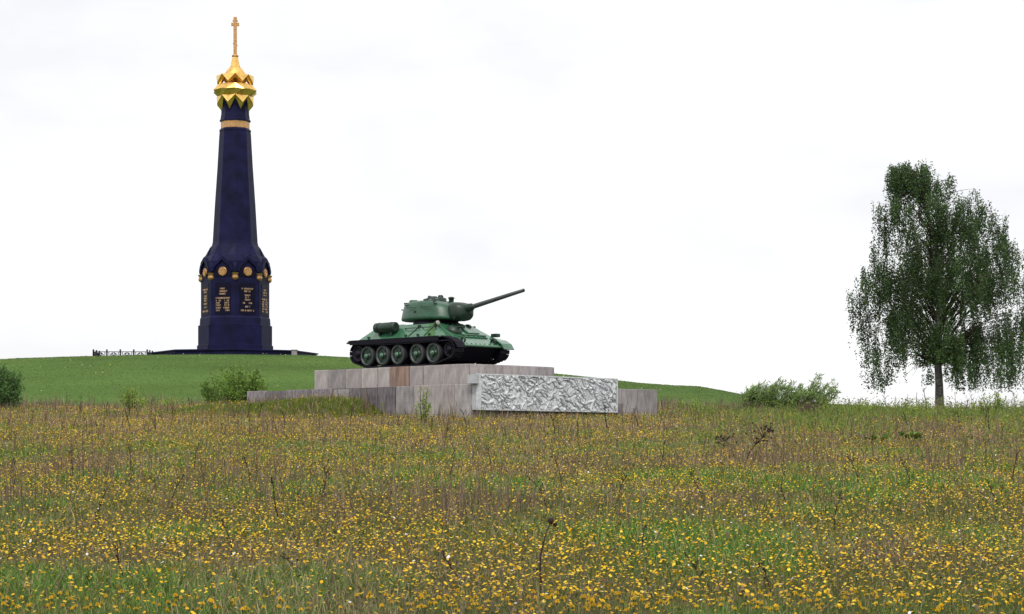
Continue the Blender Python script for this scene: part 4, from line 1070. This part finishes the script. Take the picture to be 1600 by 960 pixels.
# yellow-green leafy weeds in the right-hand far meadow, and turf on the berm
parts = []
x, y = scatter(60000, 48, 108, 1.6, seed=21); rr = np.random.default_rng(22)
px = 800 + F * x / y
wgt = smooth(1010, 1330, px) * smooth(52, 66, y) * smooth(0.34, 0.58, patch(x, y, 3.0, 70))
ok = free(x, y) & (rr.random(len(x)) < wgt) & (y < field_edge(x, y)); x, y = x[ok], y[ok]; n = len(x)
c = mixc((0.23, 0.27, 0.05), (0.12, 0.20, 0.045), rr.random(n)) * rr.uniform(0.6, 1.35, (n, 1))
parts.append(blades(x, y, rr.uniform(0.2, 0.55, n), 0.0007 * y * rr.uniform(0.7, 1.4, n), rr.uniform(0.05, 0.5, n), c, 23, 2))
s = rr.uniform(-12.5, 1.2, 34000); q = rr.uniform(2.25, 5.6, 34000)
x = CX + 0.70711 * s - 0.70711 * q; y = CY - 0.70711 * s - 0.70711 * q; n = len(x)
c = mixc((0.20, 0.245, 0.03), (0.13, 0.19, 0.03), rr.random(n)) * rr.uniform(0.65, 1.3, (n, 1))
parts.append(blades(x, y, rr.uniform(0.06, 0.2, n), 0.035 * rr.uniform(0.6, 1.4, n), rr.uniform(0.1, 0.6, n), c, 24, 1))
v, f, c = merge(parts)
tag(obj('leafy_weeds', np_mesh('leafy_weeds', v, f, M['blade'], c)), 'fresh yellow-green weeds and turf beside the pedestal and birch', 'weeds', kind='stuff')

# short mown lawn on the mound
rr = np.random.default_rng(31)
x = rr.uniform(-48, 34, 190000); y = rr.uniform(100, 164, 190000)
ok = (y > field_edge(x, y) - 0.5) & (np.abs(800 + F * x / y - 800) < 960); x, y = x[ok], y[ok]; n = len(x)
g = 0.6 * patch(x, y, 2.5, 80) + 0.4 * fnoise(x / 9.0, y / 3.0, 81, 2)
c = mixc((0.078, 0.145, 0.032), (0.15, 0.205, 0.05), smooth(0.35, 0.7, g)) * rr.uniform(0.88, 1.12, (n, 1))
v, f, c = blades(x, y, rr.uniform(0.02, 0.07, n) * (0.6 + g), 0.08 * rr.uniform(0.6, 1.4, n), rr.uniform(0.2, 0.8, n), c, 32, 1)
tag(obj('lawn_grass', np_mesh('lawn_grass', v, f, M['blade'], c)), 'short green lawn on the mound below the monument', 'lawn', kind='stuff')

# dandelions: the nearest ones single, the rest as one field of heads
x, y = scatter(210000, 12.2, 108, 1.0, seed=41); rr = np.random.default_rng(42)
px = 800 + F * x / y
yel = smooth(0.30, 0.55, patch(x, y, 1.5, 90)) * (1 - 0.5 * smooth(0.5, 0.72, patch(x, y, 1.6, 60)))
zone = 1 - 0.40 * smooth(38, 50, y) * smooth(900, 1150, px) - 0.30 * smooth(60, 95, y)
ok = free(x, y) & (rr.random(len(x)) < (0.32 + 0.68 * yel) * zone) & (y < field_edge(x, y) - 3)
x, y = x[ok], y[ok]; n = len(x)
hgt = rr.uniform(0.11, 0.27, n); rad = rr.uniform(0.0065, 0.0148, n) * (1 + 0.7 * smooth(30, 90, y))
zz = ground_z(x, y)
pyb = HOR - F * (zz + hgt - EYE) / y
vis = (np.abs(800 + F * x / y - 800) < 800) & (pyb < 955)
order = np.argsort(np.where(vis, y, 999)); near = order[:300]
rest = np.ones(n, bool); rest[near] = False
def heads(x, y, z, rad, colr, seed, k=5):
    r = np.random.default_rng(seed); n = len(x)
    tilt = r.normal(0, 0.35, (n, 2)); a0 = r.uniform(0, 6.28, n)
    cen = np.stack([x, y, z + rad * 0.28], 1); vs = [cen]
    for i in range(k):
        a = a0 + 2 * math.pi * i / k; dx, dy = np.cos(a) * rad, np.sin(a) * rad
        vs.append(np.stack([x + dx, y + dy, z + dx * tilt[:, 0] + dy * tilt[:, 1]], 1))
    v = np.stack(vs, 1).reshape(-1, 3); b = np.arange(n)[:, None] * (k + 1)
    f = np.concatenate([b + [0, 1 + i, 1 + (i + 1) % k] for i in range(k)] )
    return v, f, np.repeat(colr, k + 1, axis=0)
xr, yr, zr, rr_ = x[rest], y[rest], zz[rest] + hgt[rest], rad[rest]
pal = tints(len(xr), [(0.76, 0.48, 0.018), (0.68, 0.39, 0.015), (0.76, 0.54, 0.05), (0.52, 0.31, 0.02)], 43, 0.2)
white = rr.random(len(xr)) < 0.018; pal[white] = (0.75, 0.73, 0.70)
h1 = heads(xr, yr, zr, rr_, pal, 44, 5)
sc = np.tile(np.array([[0.10, 0.12, 0.04]]), (len(xr), 1))
nr = yr < 26
h2 = blades(xr[nr], yr[nr], hgt[rest][nr], np.full(nr.sum(), 0.006), np.zeros(nr.sum()), sc[nr], 45, 1)
xl = rr.uniform(-45, 30, 420); yl = rr.uniform(118, 160, 420); okl = (yl > field_edge(xl, yl) + 3) & (rr.random(420) < smooth(0.4, 0.6, patch(xl, yl, 4, 95))); xl, yl = xl[okl], yl[okl]
h3 = heads(xl, yl, ground_z(xl, yl) + 0.10, np.full(len(xl), 0.045), tints(len(xl), [(0.8, 0.6, 0.06), (0.7, 0.7, 0.55)], 46), 47, 5)
v, f, c = merge([h1, h2, h3])
tag(obj('dandelion_field', np_mesh('dandelion_field', v, f, M['floret'], c)), 'countless yellow dandelion heads spread over the meadow', 'flowers', kind='stuff')
def dandelion_mesh(seed):
    r = random.Random(seed); mb = MB(); h = 0.17
    mb.tube([(0, 0, -0.03), (r.uniform(-.01, .01), r.uniform(-.01, .01), h * 0.5), (0, 0, h)], [0.003, 0.0025, 0.0025], 3, mi=1, caps=False)
    mb.lathe([(0.003, h - 0.012), (0.008, h - 0.004), (0.007, h)], 5, mi=1, cap=False)
    for n_, rd, up in ((10, 0.021, 0.001), (8, 0.017, 0.006), (6, 0.011, 0.011)):
        for k in range(n_):
            a = 2 * math.pi * (k + r.random() * 0.5) / n_; b = 2.4 / n_
            rd2 = rd * r.uniform(0.85, 1.15)
            mb.add([(0, 0, h + up), (rd2 * math.cos(a - b), rd2 * math.sin(a - b), h + up + 0.003), (rd2 * 1.05 * math.cos(a), rd2 * 1.05 * math.sin(a), h + up - 0.001), (rd2 * math.cos(a + b), rd2 * math.sin(a + b), h + up + 0.003)], [(0, 1, 2), (0, 2, 3)], 0)
    return mb.mesh('dandelion', [M['petal'], M['flower_stem']])
dms = [dandelion_mesh(s_) for s_ in range(6)]
rnd = random.Random(8)
for i in near:
    o = obj('dandelion', dms[rnd.randrange(6)]); o.location = (x[i], y[i], zz[i])
    o.rotation_euler = (rnd.gauss(0, .12), rnd.gauss(0, .12), rnd.uniform(0, 6.28)); o.scale = (rad[i] / 0.019, rad[i] / 0.019, hgt[i] / 0.17)
    tag(o, 'yellow dandelion blooming in the nearest strip of the meadow', 'dandelion', 'dandelions in the nearest strip of meadow')

# ------------------------------------------------------------------ dead stalks
def stalk_mesh(seed, h=1.0, kind='branched', r0=0.007):
    r = random.Random(seed); mb = MB()
    lx, ly = r.gauss(0, .05), r.gauss(0, .05)
    P_ = lambda t: Vector((lx * t * t * 2 + 0.012 * math.sin(6 * t + seed), ly * t * t * 2, h * t))
    mb.tube([P_(t) if t else Vector((0, 0, -0.08)) for t in (0, .2, .4, .6, .8, 1)], [r0, r0 * .9, r0 * .8, r0 * .65, r0 * .5, r0 * .35], 4)
    def head(p, s): mb.lathe([(0.1 * s, -s), (0.7 * s, -0.5 * s), (s, 0.2 * s), (0.6 * s, 0.9 * s)], 6, Matrix.Translation(p))
    if kind == 'single': head(P_(1.0), 0.024); head(P_(0.985) + Vector((0.03, 0, -0.02)), 0.016)
    elif kind == 'umbel':
        for c_, L in ((P_(1.0), 0.16), (P_(0.84), 0.26), (P_(0.62), 0.24)):
            for k in range(7):
                a = r.uniform(0, 6.28); lr = L * r.uniform(0.4, 1.0); e = c_ + Vector((lr * math.cos(a), lr * math.sin(a) * 0.8, lr * r.uniform(0.1, 1.1)))
                mb.tube([c_, c_.lerp(e, .5) + Vector((0, 0, .03)), e], [r0 * .5, r0 * .4, r0 * .3], 4); head(e, 0.019)
    else:
        for k in range(r.randrange(4, 9)):
            t = r.uniform(0.35, 0.97); a = r.uniform(0, 6.28); L = h * r.uniform(0.08, 0.22)
            e = P_(t) + Vector((L * 0.55 * math.cos(a), L * 0.55 * math.sin(a), L * 0.8))
            mb.tube([P_(t), e], [r0 * .45, r0 * .25], 3)
            if r.random() < .7: head(e, r.uniform(0.005, 0.011))
        for k in range(5): head(P_(1 - 0.03 * k) + Vector((r.gauss(0, .012), r.gauss(0, .012), 0)), r.uniform(0.005, 0.009))
    return mb
def one_stalk(name, label, cat, base, top, kind, seed, mt, r0=0.008, group=None):
    p = on_ground(*base); h = (base[1] - top[1]) * p.y / F
    mb = stalk_mesh(seed, h, kind, r0); o = mb.build(name, mt); o.location = p
    o.rotation_euler = (0, math.atan2(top[0] - base[0], base[1] - top[1]), 0)
    return tag(o, label, cat, group)
ST, SP = M['stalk'], M['stalk_pale']
one_stalk('dried_stalk', 'straight dark dead stalk topped by a single round seed head', 'stalk', (846, 945), (831, 819), 'single', 1, ST, 0.010)
one_stalk('dried_hogweed', 'brown dead hogweed with spreading umbels in front of the terrace', 'dead plant', (1163, 728), (1181, 668), 'umbel', 2, ST, 0.013)
one_stalk('dried_hogweed', 'smaller brown dead hogweed leaning below the willow bushes', 'dead plant', (1130, 712), (1132, 690), 'umbel', 3, ST, 0.010)
SPEC = [((90, 905), (84, 845)), ((1090, 925), (1098, 868)), ((480, 915), (470, 862)), ((1500, 880), (1510, 828)), ((267, 806), (268, 742)), ((440, 826), (420, 744)), ((838, 796), (833, 716)), ((856, 800), (846, 738)), ((1030, 742), (1036, 688)), ((1520, 792), (1490, 736)), ((1228, 788), (1207, 740)), ((1305, 838), (1303, 772)), ((85, 948), (92, 880)), ((150, 832), (140, 768)), ((362, 882), (363, 816)), ((550, 832), (547, 770)), ((196, 925), (185, 850)), ((205, 760), (212, 700)), ((230, 800), (248, 720)), ((500, 790), (520, 730)), ((880, 780), (872, 700)), ((906, 772), (880, 712)), ((960, 800), (972, 740)), ((1100, 790), (1092, 735)), ((1160, 830), (1172, 780)), ((1345, 770), (1340, 712)), ((1420, 780), (1430, 720)), ((1460, 760), (1452, 700)), ((1560, 800), (1548, 745)), ((1580, 770), (1590, 705)), ((640, 740), (632, 690)), ((700, 760), (715, 700)), ((770, 750), (762, 695)), ((590, 880), (600, 820)), ((720, 930), (712, 860)), ((1000, 880), (1012, 820)), ((1400, 900), (1388, 840)), ((1210, 940), (1200, 880)), ((20, 780), (28, 715)), ((60, 740), (52, 680)), ((110, 760), (120, 705)), ((300, 740), (310, 690)), ((345, 750), (338, 690)), ((390, 770), (400, 720))]
for k, (b_, t_) in enumerate(SPEC):
    one_stalk('dried_stalk', 'thin brown dead weed stalk with small side twigs standing in flowering meadow', 'stalk', b_, t_, 'branched', 10 + k, ST if k % 3 else SP, 0.0048 + 0.00014 * on_ground(*b_).y, 'dead stalks in the flowering meadow')
rnd = random.Random(5)
variants = [stalk_mesh(200 + k, 1.0, 'branched', 0.016).mesh('dried_stalk', ST if k % 3 else SP) for k in range(7)]
cnt = 0
while cnt < 150:
    y_ = rnd.uniform(50, 106); px_ = rnd.uniform(10, 1590); x_ = (px_ - 800) / F * y_
    if not free(np.array([x_]), np.array([y_]))[0] or y_ > float(field_edge(np.array([x_]), np.array([y_]))[0]): continue
    if 640 < px_ < 1040 and 60 < y_ and rnd.random() < 0.7: continue
    o = obj('dried_stalk', variants[rnd.randrange(7)]); o.location = (x_, y_, gz(x_, y_)); s_ = rnd.uniform(0.4, 0.85)
    o.scale = (s_ * 1.3, s_ * 1.3, s_); o.rotation_euler = (rnd.gauss(0, .1), rnd.gauss(0, .12), rnd.uniform(0, 6.28))
    tag(o, 'dead brown weed stalk in the dry upper band of the meadow', 'stalk', 'dead stalks in the upper meadow'); cnt += 1
for (px_, y_) in ((1385, 100), (1400, 99), (1418, 101), (1432, 98), (1448, 100), (1495, 99), (1508, 100), (1520, 97), (1587, 96), (1345, 101)):
    x_ = (px_ - 800) / F * y_
    o = obj('dried_stalk', variants[rnd.randrange(7)]); o.location = (x_, y_, gz(x_, y_)); s_ = rnd.uniform(0.8, 1.35); o.scale = (s_ * 1.3, s_ * 1.3, s_); o.rotation_euler = (rnd.gauss(0, .06), rnd.gauss(0, .08), rnd.uniform(0, 6.28))
    tag(o, 'tall wispy dead stalk rising against the sky around the birch trunk', 'stalk', 'tall stalks around the birch')
